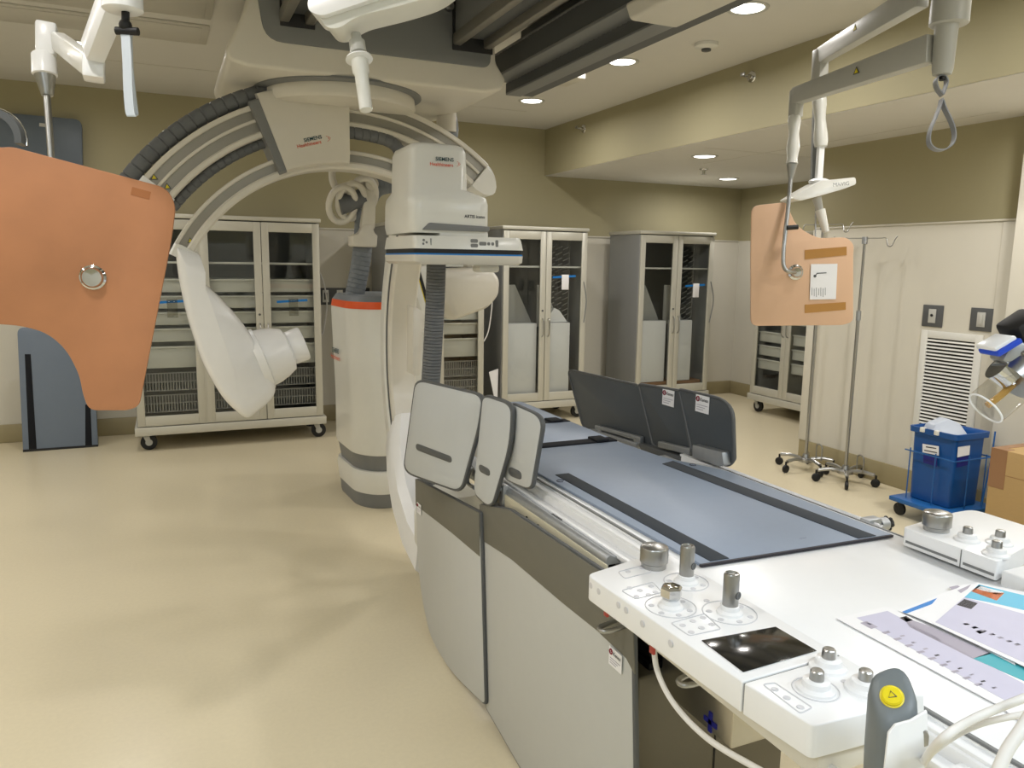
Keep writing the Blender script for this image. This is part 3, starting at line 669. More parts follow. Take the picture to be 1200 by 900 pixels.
# ================================================================ FLOOR STAND AND FRONTAL C-ARM
St = thing('floor_stand', 'white floor stand with an orange stripe and grey top behind the curved column', 'imaging stand', (1.28, 5.1, 0))
def stand_ring(z, s=1.0, dx=0):
    b = rpoly([(1.035, 5.30), (1.06, 4.86), (1.17, 4.72), (1.50, 4.72), (1.58, 4.9), (1.58, 5.5), (1.3, 5.6)], [.05, .09, .09, .08, .05, .1, .1], 4)
    c = Vector((1.3, 5.12)); return [Vector((c.x+(x-c.x)*s+dx, c.y+(y-c.y)*s, z)) for x, y in b]
obj('base_skirt', M().loft([stand_ring(0, .93), stand_ring(.02, .95), stand_ring(.10, .97)]), mgrey, St)
obj('foot_housing', M().loft([stand_ring(.10, .99), stand_ring(.12, 1.0), stand_ring(.22, 1.03), stand_ring(.25, 1.0)]), white, St)
obj('waist', M().loft([stand_ring(.25, .93), stand_ring(.36, 1.0)]), mgrey, St)
obj('body_housing', M().loft([stand_ring(.36, 1.02), stand_ring(.39, 1.05), stand_ring(.7, 1.04), stand_ring(1.28, 1.0, -.03), stand_ring(1.30, .99, -.03)]), white, St)
obj('orange_stripe', M().loft([stand_ring(1.30, 1.0, -.03), stand_ring(1.345, .97, -.03)]), orangef, St)
obj('grey_top', M().loft([stand_ring(1.345, .97, -.03), stand_ring(1.38, .88, -.03), stand_ring(1.385, .7, -.03)]), hoselt, St)
pp = aX(396, 372, 1.075)
ux = Vector((.15, -1, 0)).normalized()
text('lettering', 'SIEMENS', Vector((1.018, 5.26, .985)), Vector((.06, -1, 0)), (0, 0, 1), .032, siem, St, ext=.012, bold=.02)
text('lettering', 'Healthineers', Vector((1.016, 5.30, .94)), Vector((.06, -1, 0)), (0, 0, 1), .032, heal, St, ext=.012, bold=.01)

FC = thing('floor_c_arm', 'white vertical curved imaging arm ending in a boxy detector above the table', 'imaging machine', (1.3, 3.4, 0))
iso = Vector((1.19, 3.30, 1.10)); bk = Vector((1.20, 4.25, 1.10)); u = (bk-iso); u.z = 0; u.normalize(); sd = Vector((u.y, -u.x, 0))
if sd.x < 0: sd = -sd
def carc(r0, r1, w0, w1, a0, a1, n=50, b=.012):
    rings = []
    for i in range(n+1):
        a = R(a0+(a1-a0)*i/n); d = u*math.cos(a)+Vector((0, 0, math.sin(a)))
        rings.append([iso+d*r+sd*w for r, w in ((r0, w0+b), (r0+b, w0), (r1-b, w0), (r1, w0+b), (r1, w1-b), (r1-b, w1), (r0+b, w1), (r0, w1-b))])
    return M().loft(rings)
arm = obj('c_arm_beam', carc(.86, 1.0, -.085, .062, -88, 60), offw, FC)
obj('arm_side_groove', carc(.912, .93, -.090, -.08, -80, 56, 50, .002), dgrey, arm)
obj('arm_side_cover', carc(.93, 1.02, -.100, .06, -80, 57, 50, .01), white, arm)
obj('lower_cowl', M().loft([[iso+(u*math.cos(R(a))+Vector((0, 0, math.sin(R(a)))))*r+sd*w*k for r, w in ((.80, -.10), (.84, -.14), (.98, -.15), (1.03, -.10), (1.03, .10), (.98, .15), (.84, .14), (.80, .10))] for a, k in [(-24, .55), (-32, .8), (-42, .95), (-55, 1.05), (-70, 1.1), (-84, 1.1)]]), white2, arm)
obj('tube_head', M().lathe(iso+Vector((0, 0, -.86)), (0, 0, 1), [(0, .16), (.06, .19), (.2, .19), (.24, .15), (.3, .13)]), white, FC)
# detector head
DYf, DYb = 3.18, 3.66
m = M()
def prof(x0, x1, y0, y1, z, r=.05): return [Vector((x, y, z)) for x, y in rpoly([(x0, y0), (x1, y0), (x1, y1), (x0, y1)], r, 4)]
m.loft([prof(.955, 1.31, DYf+.02, DYb-.02, 1.722), prof(.95, 1.315, DYf+.01, DYb-.01, 1.752), prof(.95, 1.315, DYf+.012, DYb-.02, 1.85), prof(.952, 1.31, DYf+.02, DYb-.03, 1.878), prof(.965, 1.235, DYf+.06, DYb-.08, 1.91), prof(.97, 1.23, DYf+.065, DYb-.08, 2.07), prof(.98, 1.22, DYf+.075, DYb-.09, 2.095), prof(1.0, 1.2, DYf+.1, DYb-.11, 2.105)])
det = obj('detector_tower', m, white, FC, 50)
m = M(); m.prism([Vector((x, DYf+.006, z)) for x, z in rpoly([(1.0, 1.733), (1.305, 1.733), (1.31, 1.755), (1.03, 1.764)], .008)], Vector((0, .03, 0)), .003); obj('grip_recess', m, mgrey, det)
obj('neck', M().box(1.08, 1.31, DYf+.02, DYb-.05, 1.69, 1.735, .01), white, FC)
def pl(z0, z1, g=0): return [prof(.963+g, 1.478-g, DYf-.0+g, DYb+.02-g, z0, .03), prof(.963+g, 1.478-g, DYf+g, DYb+.02-g, z1, .03)]
m = M(); m.loft([prof(.965, 1.465, DYf+.01, DYb, 1.71, .03), prof(.963, 1.47, DYf+.004, DYb+.01, 1.695, .03), prof(.96, 1.478, DYf, DYb+.02, 1.655, .03)]); pt = obj('detector_top_shell', m, white, FC)
obj('black_band', M().loft(pl(1.635, 1.656, .003)), black, pt); obj('blue_line', M().loft(pl(1.629, 1.636, .001)), bluestr, pt)
m = M(); m.loft([prof(.96, 1.478, DYf, DYb+.02, 1.629, .03), prof(.962, 1.476, DYf+.003, DYb+.015, 1.60, .03), prof(.975, 1.462, DYf+.015, DYb, 1.588, .03)]); obj('detector_bottom_shell', m, offw, FC)
m = M()
for x, w_, z, h_ in ((1.235, .034, 1.692, .016), (1.235, .034, 1.672, .016), (1.275, .034, 1.681, .016), (1.303, .014, 1.681, .014), (1.322, .014, 1.681, .014), (1.342, .013, 1.681, .034), (1.005, .01, 1.69, .011), (1.003, .009, 1.675, .010), (1.018, .009, 1.681, .010), (1.037, .004, 1.683, .03)):
    m.prism([Vector((px_, DYf-.0005+(z-1.655)*.07, pz)) for px_, pz in rpoly([(x-w_/2, z-h_/2), (x+w_/2, z-h_/2), (x+w_/2, z+h_/2), (x-w_/2, z+h_/2)], .006, 3)], Vector((0, .004, 0)))
obj('control_buttons', m, mgrey, pt)
text('lettering', 'SIEMENS', Vector((1.076, DYf+.057, 2.028)), (1, 0, 0), (0, 0, 1), .0155, siem, det, bold=.02)
text('lettering', 'Healthineers', Vector((1.050, DYf+.057, 2.006)), (1, 0, 0), (0, 0, 1), .0145, heal, det, bold=.012)
dots(Vector((1.176, DYf+.057, 2.02)), Vector((1, 0, 0)), Vector((0, 0, 1)), .009, Vector((0, -1, 0)), det, heal)
text('lettering', 'ARTIS icono', Vector((1.192, DYf+.0105, 1.790)), (1, 0, 0), (0, 0, 1), .013, ink, det, bold=.02)
m = M(); m.box(1.30, 1.40, DYf+.1, DYf+.2, 1.555, 1.59, .012); obj('handle_boss', m, white, FC)
# corrugated hose hanging behind the shields
solo('corrugated_hose', ribbed(spline([Vector(p) for p in ((1.20, 3.60, 1.60), (1.20, 3.62, 1.4), (1.19, 3.64, 1.1), (1.18, 3.66, .8), (1.2, 3.7, .3), (1.25, 3.72, .04))], 8), .047, 18, .016, .10), hosem, 'grey corrugated hose hanging straight down below the detector plate', 'hose')
solo('tube_bracket', M().prism([aY(x, y, 3.95) for x, y in rpoly([(484, 358), (494, 364), (503, 382), (494, 388), (493, 440), (484, 440)], 3)], Vector((0, .12, 0)), .012), offw, 'white bracket at the right edge of the curved column below the detector', 'bracket')

# ================================================================ PATIENT TABLE
ZT = .90
TB = thing('patient_table', 'long imaging table, white tabletop over a grey metal pedestal', 'examination table', (1.4, 1.6, 0))
top = rpoly([(1.075, .45), (1.745, .45), (1.745, 2.12), (1.63, 2.30), (1.615, 3.5), (1.2, 3.5), (1.19, 2.5), (1.075, 2.35)], [.03, .03, .05, .1, .1, .1, .1, .05])
obj('tabletop', M().prism([Vector((x, y, ZT-.035)) for x, y in top], Vector((0, 0, .033)), .004), white2, TB)
m = M()
for xa, xb in ((1.045, 1.078), (1.742, 1.775)):
    m.box(xa, xb, .42, 2.32, ZT-.05, ZT-.012, .006)
m.box(1.052, 1.076, .42, 2.33, ZT-.016, ZT-.006, .004); m.box(1.744, 1.768, .42, 2.33, ZT-.016, ZT-.006, .004)
obj('tabletop_edge', m, white2, TB)
m = M(); m.box(1.076, 1.084, .45, 2.3, ZT-.0025, ZT+.0025, .001); m.box(1.742, 1.746, .45, 2.1, ZT-.002, ZT+.001); obj('edge_seam', m, mgrey, TB)
obj('tabletop_frame', M().box(1.03, 1.79, .43, 2.45, ZT-.075, ZT-.04, .006), white2, TB)
# longitudinal carrier, pedestal
obj('carrier_beam', M().box(1.16, 1.66, .6, 3.3, .72, ZT-.075, .01), lgrey, TB)
m = M(); z = .42
for i in range(12): m.box(1.09+.012*(i % 2), 1.55-.012*(i % 2), 1.54+.012*(i % 2), 2.3, .56+i*.02, .58+i*.02, .002)
obj('bellows', m, bellow, TB)
m = M(); m.box(1.045, 1.55, 1.52, 2.4, .03, .56, .008, 3); ped = obj('pedestal_cover', m, oliveg, TB)
m = M(); m.box(1.0, 1.60, 1.40, 2.5, .0, .03, .008); obj('floor_plate', m, dgrey, TB)
m = M(); m.box(1.30, 1.304, 1.517, 1.523, .04, .55); obj('panel_joint', m, black, ped)
m = M(); m.cyl((1.16, 1.52, .53), (1.16, 1.515, .53), .006); obj('screw', m, black, ped)
boxm = mat('satin_steel_panel', (190, 184, 170), .3, .9, noise=.05, scale=30)
SB = obj('end_box', M().box(1.11, 1.36, 1.24, 1.515, .52, .82, .006), boxm, TB)
m = M(); p = aX(833, 846, 1.11)
for a in ((-.006, .006, -.025, .025), (-.023, .023, -.006, .006)): m.box(1.107, 1.111, p.y+a[0], p.y+a[1], p.z+a[2], p.z+a[3])
obj('cross_mark', m, navy, SB)
# accessory rails
def acc(xc, sgn, y0, y1, lab, hid):
    t = thing('accessory_rail', lab, 'rail', (xc, (y0+y1)/2, .80), 'accessory rails')
    m = M(); q = [(0, .79), (.010, .79), (.010, .84), (.042, .84), (.042, .858), (.024, .862), (.014, .868), (.004, .862), (0, .85)]
    m.prism([Vector((xc+sgn*a, y0, z)) for a, z in q], Vector((0, y1-y0, 0)), .0015, 1); obj('rail_profile', m, alum, t)
    m = M(); x = xc-sgn*.004; m.box(min(x, x+sgn*.006), max(x, x+sgn*.006), y0-.01, y1+.01, .80, .846, .002); obj('cream_strip', m, creamst, t)
    m = M()
    for yy in [y0+.04, y0+.12, y0+.38, y0+.46, y1-.05]:
        if yy < y1: m.cyl((x-sgn*.001, yy, .824), (x-sgn*.004, yy, .824), .004, seg=10)
    obj('screws', m, black, t)
    m = M(); m.box(min(xc+sgn*.028, xc+sgn*.036), max(xc+sgn*.028, xc+sgn*.036), y0+.3, y0+.36, .858, .863); obj('slot', m, dgrey, t)
acc(.985, 1, 1.60, 2.3, 'steel accessory rail on the near left side of the table beside the hanging curtain', 0)
acc(1.865, -1, 1.50, 2.62, 'steel accessory rail on the far right side of the table', 0)
m = M(); m.box(1.018, 1.045, .5, 2.32, ZT-.046, ZT-.034, .002); m.box(1.775, 1.81, .5, 2.5, ZT-.052, ZT-.04, .002); obj('rail_ledge', m, white2, TB)
# mattress and straps
MT = thing('table_mattress', 'blue grey flat table mattress with two charcoal strips', 'mattress', (1.41, 2.0, ZT))
o2 = rpoly([(1.112, 1.385), (1.712, 1.36), (1.718, 2.03), (1.62, 2.25), (1.60, 2.54), (1.18, 2.54), (1.10, 2.36)], [.004, .004, .03, .08, .02, .02, .08], 4)
obj('pad', M().prism([Vector((x, y, ZT)) for x, y in o2], Vector((0, 0, .008)), .002), bluegrey, MT)
obj('dark_edge', M().prism([Vector((x, y, ZT+.001)) for x, y in ((1.11, 1.379), (1.712, 1.354), (1.712, 1.361), (1.11, 1.386))], Vector((0, 0, .006))), ink, MT)
obj('strip', M().prism([Vector((x, y, ZT+.006)) for x, y in ((1.142, 1.386), (1.196, 1.384), (1.193, 2.19), (1.142, 2.19))], Vector((0, 0, .004)), .001), strip_m, MT)
obj('strip', M().prism([Vector((x, y, ZT+.006)) for x, y in ((1.60, 1.367), (1.66, 1.364), (1.62, 2.20), (1.56, 2.18))], Vector((0, 0, .004)), .001), strip_m, MT)
text('lettering', 'PATIENT', Vector((1.455, 1.42, ZT+.0082)), (1, 0, 0), (0, 1, 0), .004, ink, MT)
m = M()
for x, y in ((1.125, 2.12), (1.655, 2.13)): m.tube([(x+.012*math.cos(a), y+.012*math.sin(a), ZT+.0085) for a in [i*.5 for i in range(11)]], .0015, 6)
obj('corner_mark', m, ink, MT)
o3 = rpoly([(1.20, 2.60), (1.60, 2.60), (1.60, 2.93), (1.20, 2.93)], .01); solo('upper_pad', M().prism([Vector((x, y, ZT)) for x, y in o3], Vector((0, 0, .012)), .004), bluegrey, 'middle blue grey table pad lying between the two black straps', 'pad')
o3 = rpoly([(1.20, 2.99), (1.60, 2.99), (1.60, 3.46), (1.20, 3.46)], .03); solo('head_pad', M().prism([Vector((x, y, ZT)) for x, y in o3], Vector((0, 0, .012)), .004), bluegrey, 'farthest blue grey table pad at the head end', 'pad')
for y, lab in ((2.57, 'nearer black strap across the blue grey table'), (2.96, 'farther black strap across the blue grey table')):
    solo('table_strap', M().prism([Vector((1.12, y-.03, ZT+.002)), Vector((1.60, y-.03, ZT+.002)), Vector((1.60, y+.03, ZT+.002)), Vector((1.12, y+.03, ZT+.002))], Vector((0, 0, .012)), .004).box(1.50, 1.56, y-.035, y+.035, ZT+.012, ZT+.022, .003), strapm, lab, 'strap', group='black table straps')
# clamp at the near right corner of the rail
p = aX(1025, 612, 1.87)
t = thing('rail_clamp', 'steel rail clamp with a black star knob at the far right table edge', 'clamp', (1.87, p.y, .80))
obj('clamp_block', M().box(1.83, 1.885, p.y-.015, p.y+.02, .80, .875, .005), alum, t)
obj('clamp_jaw', M().cyl((1.885, p.y, .85), (1.915, p.y, .85), .02), alum, t)
m = M(); m.cyl((1.915, p.y, .85), (1.935, p.y, .85), .015)
for i in range(6): a = i*PI/3; m.sphere((1.925, p.y+.016*math.cos(a), .85+.016*math.sin(a)), .007, seg=8)
obj('star_knob', m, black, t)

# radiation curtains at the left table side
def sticker(p, u, v, s, parent):
    """small white label with a maroon ring mark, name and small print"""
    n = u.cross(v).normalized(); w_, h_ = s, s*.82
    q = [p, p+u*w_, p+u*w_-v*h_, p-v*h_]; m = M(); m.prism([a+n*.0005 for a in q], n*.001); st = obj('label_sticker', m, paper, parent)
    st['label'] = 'white label with a maroon ring mark and small print'
    m = M(); c = p+u*w_*.17-v*h_*.24; rr = s*.10
    m.tube([c+n*.002+(u*math.cos(a)+v*math.sin(a))*rr for a in [2*PI*i/16 for i in range(17)]], s*.035, 6); m.lathe(c+n*.0016, n, [(0, s*.03), (.0005, s*.03)], 8); obj('ring_mark', m, marine, st)
    text('lettering', 'Kenex', p+u*w_*.34-v*h_*.34+n*.0016, u, v, s*.16, inkl if 0 else dgrey, st, bold=.02)
    m = M()
    for i, l in enumerate((.8, .62, .5)):
        y = h_*(.56+i*.13); a = p+u*w_*.1-v*y+n*.0016; m.prism([a, a+u*w_*l, a+u*w_*l-v*s*.03, a-v*s*.03], n*.0004)
    obj('small_print', m, inkl, st)
CXp = .955
def curtain(lab, px_out, px_band, X_, lay_=0):
    pts = [aX(x, y, X_) for x, y in px_out]
    t = thing('lead_curtain', lab, 'radiation curtain', (X_, sum(p.y for p in pts)/len(pts), min(p.z for p in pts)), 'lead curtains on the table side')
    obj('edge_binding', M().prism([p for p in pts], Vector((.012, 0, 0)), .003), dgrey, t)
    c = sum(pts, Vector())/len(pts)
    inn = [Vector((X_-.0015, c.y+(p.y-c.y)*.982, c.z+(p.z-c.z)*.985)) for p in pts]
    obj('curtain_face', M().prism(inn, Vector((.004, 0, 0)), .001), skirtlt, t)
    obj('top_band', M().prism([Vector((X_-.004, p.y, p.z)) for p in [aX(x, y, X_) for x, y in px_band]], Vector((.004, 0, 0)), .001), skirtdk, t)
    return t
out1 = rpoly([(486.5, 560), (563, 600), (569, 828), (530, 790), (505, 750), (494, 700), (489, 650)], [3, 3, 6, 20, 20, 20, 20])
c1 = curtain('left light grey lead curtain hanging under the side shields, curved lower edge', out1, [(487.5, 561), (562.5, 601), (563, 652), (530, 624), (508, 607), (488, 592)], CXp-.014)
out2 = rpoly([(562, 590), (597, 596), (742, 692), (748, 1130), (610, 902), (569, 830)], [3, 3, 6, 10, 0, 4])
c2 = curtain('right light grey lead curtain hanging from the steel rail below the console', out2, [(563, 591), (597, 597), (741, 694), (745, 790), (735, 771), (700, 738), (660, 706), (600, 655), (563, 631)], CXp)
pu = (aX(734, 770, CXp-.0055)-aX(714, 756, CXp-.0055)).normalized()
sticker(aX(714.5, 756, CXp-.006), Vector((0, -1, 0)), Vector((0, 0, 1)), .058, c2)
sticker(aX(489, 588, CXp-.019), Vector((0, -1, 0)), Vector((0, 0, 1)), .055, c1)
m = M(); m.cyl((.962, 1.62, .785), (.962, 2.25, .785), .008); m.box(.955, .985, 1.6, 1.62, .77, .80, .002); m.box(.955, .985, 2.24, 2.26, .77, .80, .002); solo('curtain_rod', m, dgrey, 'dark rod under the steel rail that carries the curtain', 'rod')

# upper body shields, left side (light covers)
def shield_l(nm, lab, px, r, X_, slot, nx=(1, 0, 0)):
    n = Vector(nx).normalized(); p0 = Vector((X_, 2.5, .9)); q = rpoly(px, r, 6)
    pts = [aP(x, y, p0, n) for x, y in q]
    t = thing(nm, lab, 'shield', (X_, sum(p.y for p in pts)/len(pts), min(p.z for p in pts)), 'light grey side shields')
    obj('edge_binding', M().prism(pts, n*.016, .005), dgrey, t)
    c = sum(pts, Vector())/len(pts); inn = [c+(p-c)*.955-n*.002 for p in pts]
    obj('cover_face', M().prism(inn, n*.006, .002), leadlt, t)
    obj('grip_slot', M().prism([aP(x, y, p0, n)-n*.0035 for x, y in rpoly(slot, 5, 4)], n*.005, .001), dgrey, t)
    return t
shield_l('side_shield', 'largest light grey side shield with a long grey slot, at the left', [(486, 443), (567, 462), (562, 500), (540, 579), (471, 554)], [12, 12, 20, 12, 14], .93, [(488, 519), (530, 535), (530, 543), (488, 527)], (.96, .28, -.04))
shield_l('side_shield', 'middle narrow light grey side shield with a short slot', [(566, 461), (600, 472), (598, 520), (575, 599), (555, 580), (556, 560)], [8, 12, 30, 14, 8, 30], .93, [(562, 543), (575, 550), (575, 559), (562, 552)], (1, .08, -.03))
shield_l('side_shield', 'right light grey side shield standing at the end of the steel rail', [(596, 470), (637, 488), (622, 576), (589, 562)], [8, 16, 9, 9], .962, [(597, 546), (612, 553), (612, 563), (597, 557)], (1, .06, -.02))
p = aX(590, 578, .985)
solo('shield_bracket', M().box(.975, .997, p.y-.02, p.y+.015, .80, .875, .004).cyl((.968, p.y, .86), (1.0, p.y, .86), .009).box(.978, .995, p.y-.05, p.y-.03, .775, .80, .003), alum, 'small steel hinge bracket at the end of the left rail below the shields', 'bracket')
solo('shield_bracket', M().tube([aX(x, y, .98) for x, y in ((552, 548), (548, 565), (556, 572))], .007, 8, 4).obox(aX(550, 540, 1.0), aX(585, 600, 1.0), .02, .035), alum, 'steel link between the left and middle light shields', 'bracket')
obj('shield_support', M().box(1.01, 1.07, 2.3, 3.3, .79, .85, .006), alum, TB)

# dark shields, right side
def shield_r(lab, px, r, X_, stk=None, dn=(1, 0, 0)):
    q = rpoly(px, r, 6); pts = [aX(x, y, X_) for x, y in q]
    t = thing('dark_side_shield', lab, 'shield', (X_, sum(p.y for p in pts)/len(pts), min(p.z for p in pts)), 'dark side shields')
    pn = obj('lead_panel', M().prism(pts, Vector((.014, 0, 0)), .004), leadgrey, t)
    obj('edge_binding', M().tube([p+Vector((.002, 0, 0)) for p in pts+[pts[0]]], .006, 8), dgrey, t)
    if stk: sticker(aX(*stk, X_-.0015), Vector((0, -1, 0)), Vector((0, 0, 1)), .078, t)
    return t
shield_r('leftmost and longest dark grey side shield along the far table edge', [(665, 433), (750, 452), (775, 532), (683, 500)], [7, 6, 5, 5], 1.80)
shield_r('middle dark grey side shield with a white label near its top edge', [(748, 450), (797, 458), (812, 545), (765, 522)], [4, 4, 4, 4], 1.785, (777, 455))
shield_r('rightmost dark grey side shield with a rounded corner and a white label', [(795, 456), (858, 470), (860, 540), (853, 546), (812, 534)], [4, 22, 10, 8, 4], 1.77, (816, 461.5))
def clampblk(lab, px, X_, th):
    pts = [aX(x, y, X_) for x, y in px]; t = solo('shield_clamp', M().prism(pts, Vector((th, 0, 0)), .004), alum, lab, 'clamp', group='aluminium shield clamps'); return t
clampblk('aluminium clamp at the foot of the leftmost dark shield', rpoly([(697, 498), (750, 512), (750, 521), (744, 520), (742, 515), (704, 504), (704, 508), (697, 506)], 1), 1.775, .02)
clampblk('aluminium lever clamp at the foot of the middle dark shield', rpoly([(771, 517), (808, 526), (808, 533), (771, 524)], 1), 1.76, .02)
clampblk('block shaped aluminium clamp at the foot of the rightmost dark shield', rpoly([(811, 521), (846, 530), (848, 545), (842, 547), (811, 536)], 1.5), 1.735, .035)
t = solo('carrier_bar', M().prism([aX(x, y, 1.76) for x, y in ((748, 519), (812, 540), (815, 552), (752, 532))], Vector((.03, 0, 0)), .003), dgrey, 'dark carrier bar below the middle dark shield', 'bracket')
solo('carrier_bar', M().prism([aX(x, y, 1.765) for x, y in ((690, 502), (745, 519), (745, 527), (690, 509))], Vector((.03, 0, 0)), .003), alum, 'steel carrier bar below the leftmost dark shield', 'bracket')

# ================================================================ CONSOLES
ZL = .93
CL = thing('control_console', 'white control console with steel knobs and black screen at the near table side', 'control panel', (.92, 1.08, .87))
def rb(x0, x1, y0, y1, z0, z1, b=.01): return M().box(x0, x1, y0, y1, z0, z1, b, 4)
c1_ = [(.805, 1.385), (1.0, 1.432), (1.045, 1.41), (1.045, .912), (.825, .905)]
mod1 = obj('module_body', M().prism([Vector((x, y, ZL-.055)) for x, y in rpoly(c1_, [.02, .015, .01, .004, .004])], Vector((0, 0, .055)), .009, 4), white2, CL)
c2_ = [(.825, .901), (1.045, .908), (1.045, .765), (.962, .760), (.839, .767)]
mod2 = obj('module_body', M().prism([Vector((x, y, ZL-.055)) for x, y in rpoly(c2_, [.004, .004, .01, .006, .012])], Vector((0, 0, .055)), .009, 4), white2, CL)
obj('module_seam', M().prism([Vector((x, y, ZL-.053)) for x, y in ((.828, .899), (1.043, .907), (1.043, .911), (.828, .903))], Vector((0, 0, .051))), mgrey, CL)
obj('under_tray', M().box(.87, 1.03, .78, 1.40, ZL-.11, ZL-.053, .01), offw, CL)
for yy in (1.16, 1.34): obj('cable_port', M().prism([Vector((.83, yy-.03, ZL-.056)), Vector((.83, yy+.03, ZL-.056)), Vector((.90, yy+.03, ZL-.10)), Vector((.90, yy-.03, ZL-.10))], Vector((.05, 0, 0)), .006), offw, CL)
for yy in (1.17, 1.345):
    m = M(); m.box(.832, .838, yy-.006, yy+.008, ZL-.085, ZL-.058, .001); obj('red_tab', m, mat('red_connector', (170, 60, 50), .4), CL)
for px in ((706, 735), (800, 797)):
    a = aX(px[0], px[1], .90); obj('hook_handle', M().tube([a+Vector((.16, -.01, .03)), a+Vector((.05, -.015, .0)), a+Vector((.0, -.01, -.006)), a+Vector((.0, .012, -.006)), a+Vector((.05, .02, .0)), a+Vector((.16, .025, .03))], .006, 10, 5), steel, CL)
obj('touch_screen', M().prism([aZ(x, y, ZL+.0004) for x, y in ((822, 751), (909, 735), (957, 763), (871, 788))], Vector((0, 0, .0015)), .0006), screen, CL)
def ringmark(c, r, th=.0012):
    return [(c.x+r*math.cos(a), c.y+r*math.sin(a), c.z) for a in [2*PI*i/32 for i in range(33)]]
def keys(cs, r, par):
    for c in cs: obj('key', M().lathe(c, (0, 0, 1), [(0, r), (.001, r), (.0014, r*.7), (.0008, r*.5)], 12), softgrey, par)
def pad_outline(px, r, par, z=ZL):
    q = [aZ(x, y, z+.0006) for x, y in rpoly(px, r, 4)]; m = M(); m.tube(q+[q[0]], .0011, 6); obj('key_outline', m, softgrey, par)
def joystick(px, z, par, kind, base_r=.042):
    c = aZ(*px, z); m = M(); m.lathe(c, (0, 0, 1), [(0, base_r*.62), (.004, base_r*.6), (.008, base_r*.45), (.016, base_r*.42), (.018, base_r*.3)], 28)
    bs = obj('knob_collar', m, white2, par)
    m = M()
    if kind == 'tall': prof_ = [(.014, .0125), (.016, .0155), (.078, .0155), (.082, .0135), (.083, .0105), (.079, .009)]
    elif kind == 'hex': prof_ = [(.008, .016), (.016, .0145), (.02, .0185), (.024, .022), (.040, .022), (.044, .018), (.042, .011)]
    elif kind == 'short': prof_ = [(.008, .0105), (.010, .0118), (.032, .0108), (.034, .009), (.0345, .0)]
    m.lathe(c, (0, 0, 1), prof_, 6 if kind == 'hex' else 28); k = obj('knob', m, steel if kind != 'hex' else chrome, par, 30)
    k['label'] = {'tall': 'tall steel joystick', 'hex': 'chrome hexagonal knob', 'short': 'short steel knob'}[kind]
    if kind == 'tall': obj('finger_dimple', M().lathe(c+Vector((.006, -.0145, .04)), (.3, -1, 0), [(0, .008), (.0016, .0075), (.001, .004)], 14), dgrey, k)
    return c
def capknob(c, r, h, par):
    m = M(); m.lathe(c, (0, 0, 1), [(0, r*.88), (.003, r*.9), (h*.2, r*.9), (h*.26, r), (h*.86, r), (h*.92, r*.94), (h*.99, r*.6), (h*1.02, .001)], 36); k = obj('cap_knob', m, steel, par); k['label'] = 'large brushed steel cap knob'
capknob(aZ(766, 664, ZL), .0315, .052, CL)
for px, k, rr in (((804, 682), 'tall', .047), ((786, 711), 'hex', .05), ((855, 718), 'tall', .052)):
    c = joystick(px, ZL, CL, k)
    m = M(); m.tube([(a, b, z+.0006) for a, b, z in ringmark(c, rr)], .0011, 6); obj('dial_ring', m, softgrey, CL)
    keys([c+Vector((rr*.76*math.cos(a), rr*.76*math.sin(a), 0)) for a in (.3, 1.2, 2.6, 3.6, 4.5, 5.4)], .006, CL)
for px in ((970, 782), (956, 808), (1013, 808)):
    c = joystick(px, ZL, CL, 'short', .05)
m = M(); c = aZ(956, 808, ZL); m.tube([(a, b, z+.0006) for a, b, z in ringmark(c, .036)], .0011, 6); obj('dial_ring', m, softgrey, CL)
keys([aZ(x, y, ZL) for x, y in ((736, 670), (752, 666), (738, 689), (750, 692), (763, 687), (746, 699), (760, 697), (768, 694), (800, 733), (812, 728), (824, 724), (810, 741), (822, 736), (834, 732), (828, 704))], .0062, CL)
keys([aZ(x, y, ZL) for x, y in ((908, 808), (922, 818), (938, 829), (990, 799))], .006, CL)
pad_outline([(724, 670), (756, 662), (764, 670), (732, 678)], 3, CL); pad_outline([(728, 692), (765, 682), (776, 694), (745, 702)], 3, CL)
pad_outline([(786, 730), (826, 719), (845, 737), (808, 745)], 3, CL); pad_outline([(894, 802), (908, 800), (952, 829), (938, 836)], 3, CL)
# side keys on the console flank
m = M()
for x, y in ((693, 686), (702, 693), (725, 709), (734, 715), (753, 731), (786, 754)):
    c = aX(x, y, .807+(.018*(x-690)/180)); m.lathe(c, (-1, 0, 0), [(0, .007), (.0015, .007), (.002, .004)], 14)
obj('flank_keys', m, softgrey, CL)
# hand switch in its holder
HS = thing('hand_switch', 'grey hand switch with a round yellow button in a white holder', 'hand switch', aZ(1046, 870, .84))
hb = aZ(1048, 805, .985); dn = Vector((-.004, -.01, -.16)); tl = Vector((.62, .35, 0)).normalized(); ts = Vector((-.35, .62, 0)).normalized()
hb = aD(1047, 815, 1.02)
ux_, uy_ = RT0, FW.copy(); uy_.z = 0; uy_.normalize()
sl = lambda e: e.dot(ux_)*.45+e.dot(uy_)*.75
rings = []
for k, sc_, tl_ in ((-.0015, .55, 1), (.0, .80, 1), (.006, .96, 1), (.02, 1.02, .8), (.05, 1.0, .35), (.09, .97, 0), (.15, .88, 0), (.156, .7, 0)):
    rr = []
    for i in range(28):
        a = 2*PI*i/28; ca, sa = math.cos(a), math.sin(a); q_ = 1/(abs(ca)**3+abs(sa)**3)**(1/3)
        e = ux_*ca*q_*.0265+uy_*sa*q_*.030
        rr.append(hb+e*sc_+Vector((0, 0, sl(e)*tl_*sc_-k+.004)))
    rings.append(rr)
hg = obj('grip', M().loft(rings), mat('switch_grey', (112, 119, 122), .4), HS, 50)
nrm = (Vector((0, 0, 1))-ux_*.45-uy_*.75).normalized()
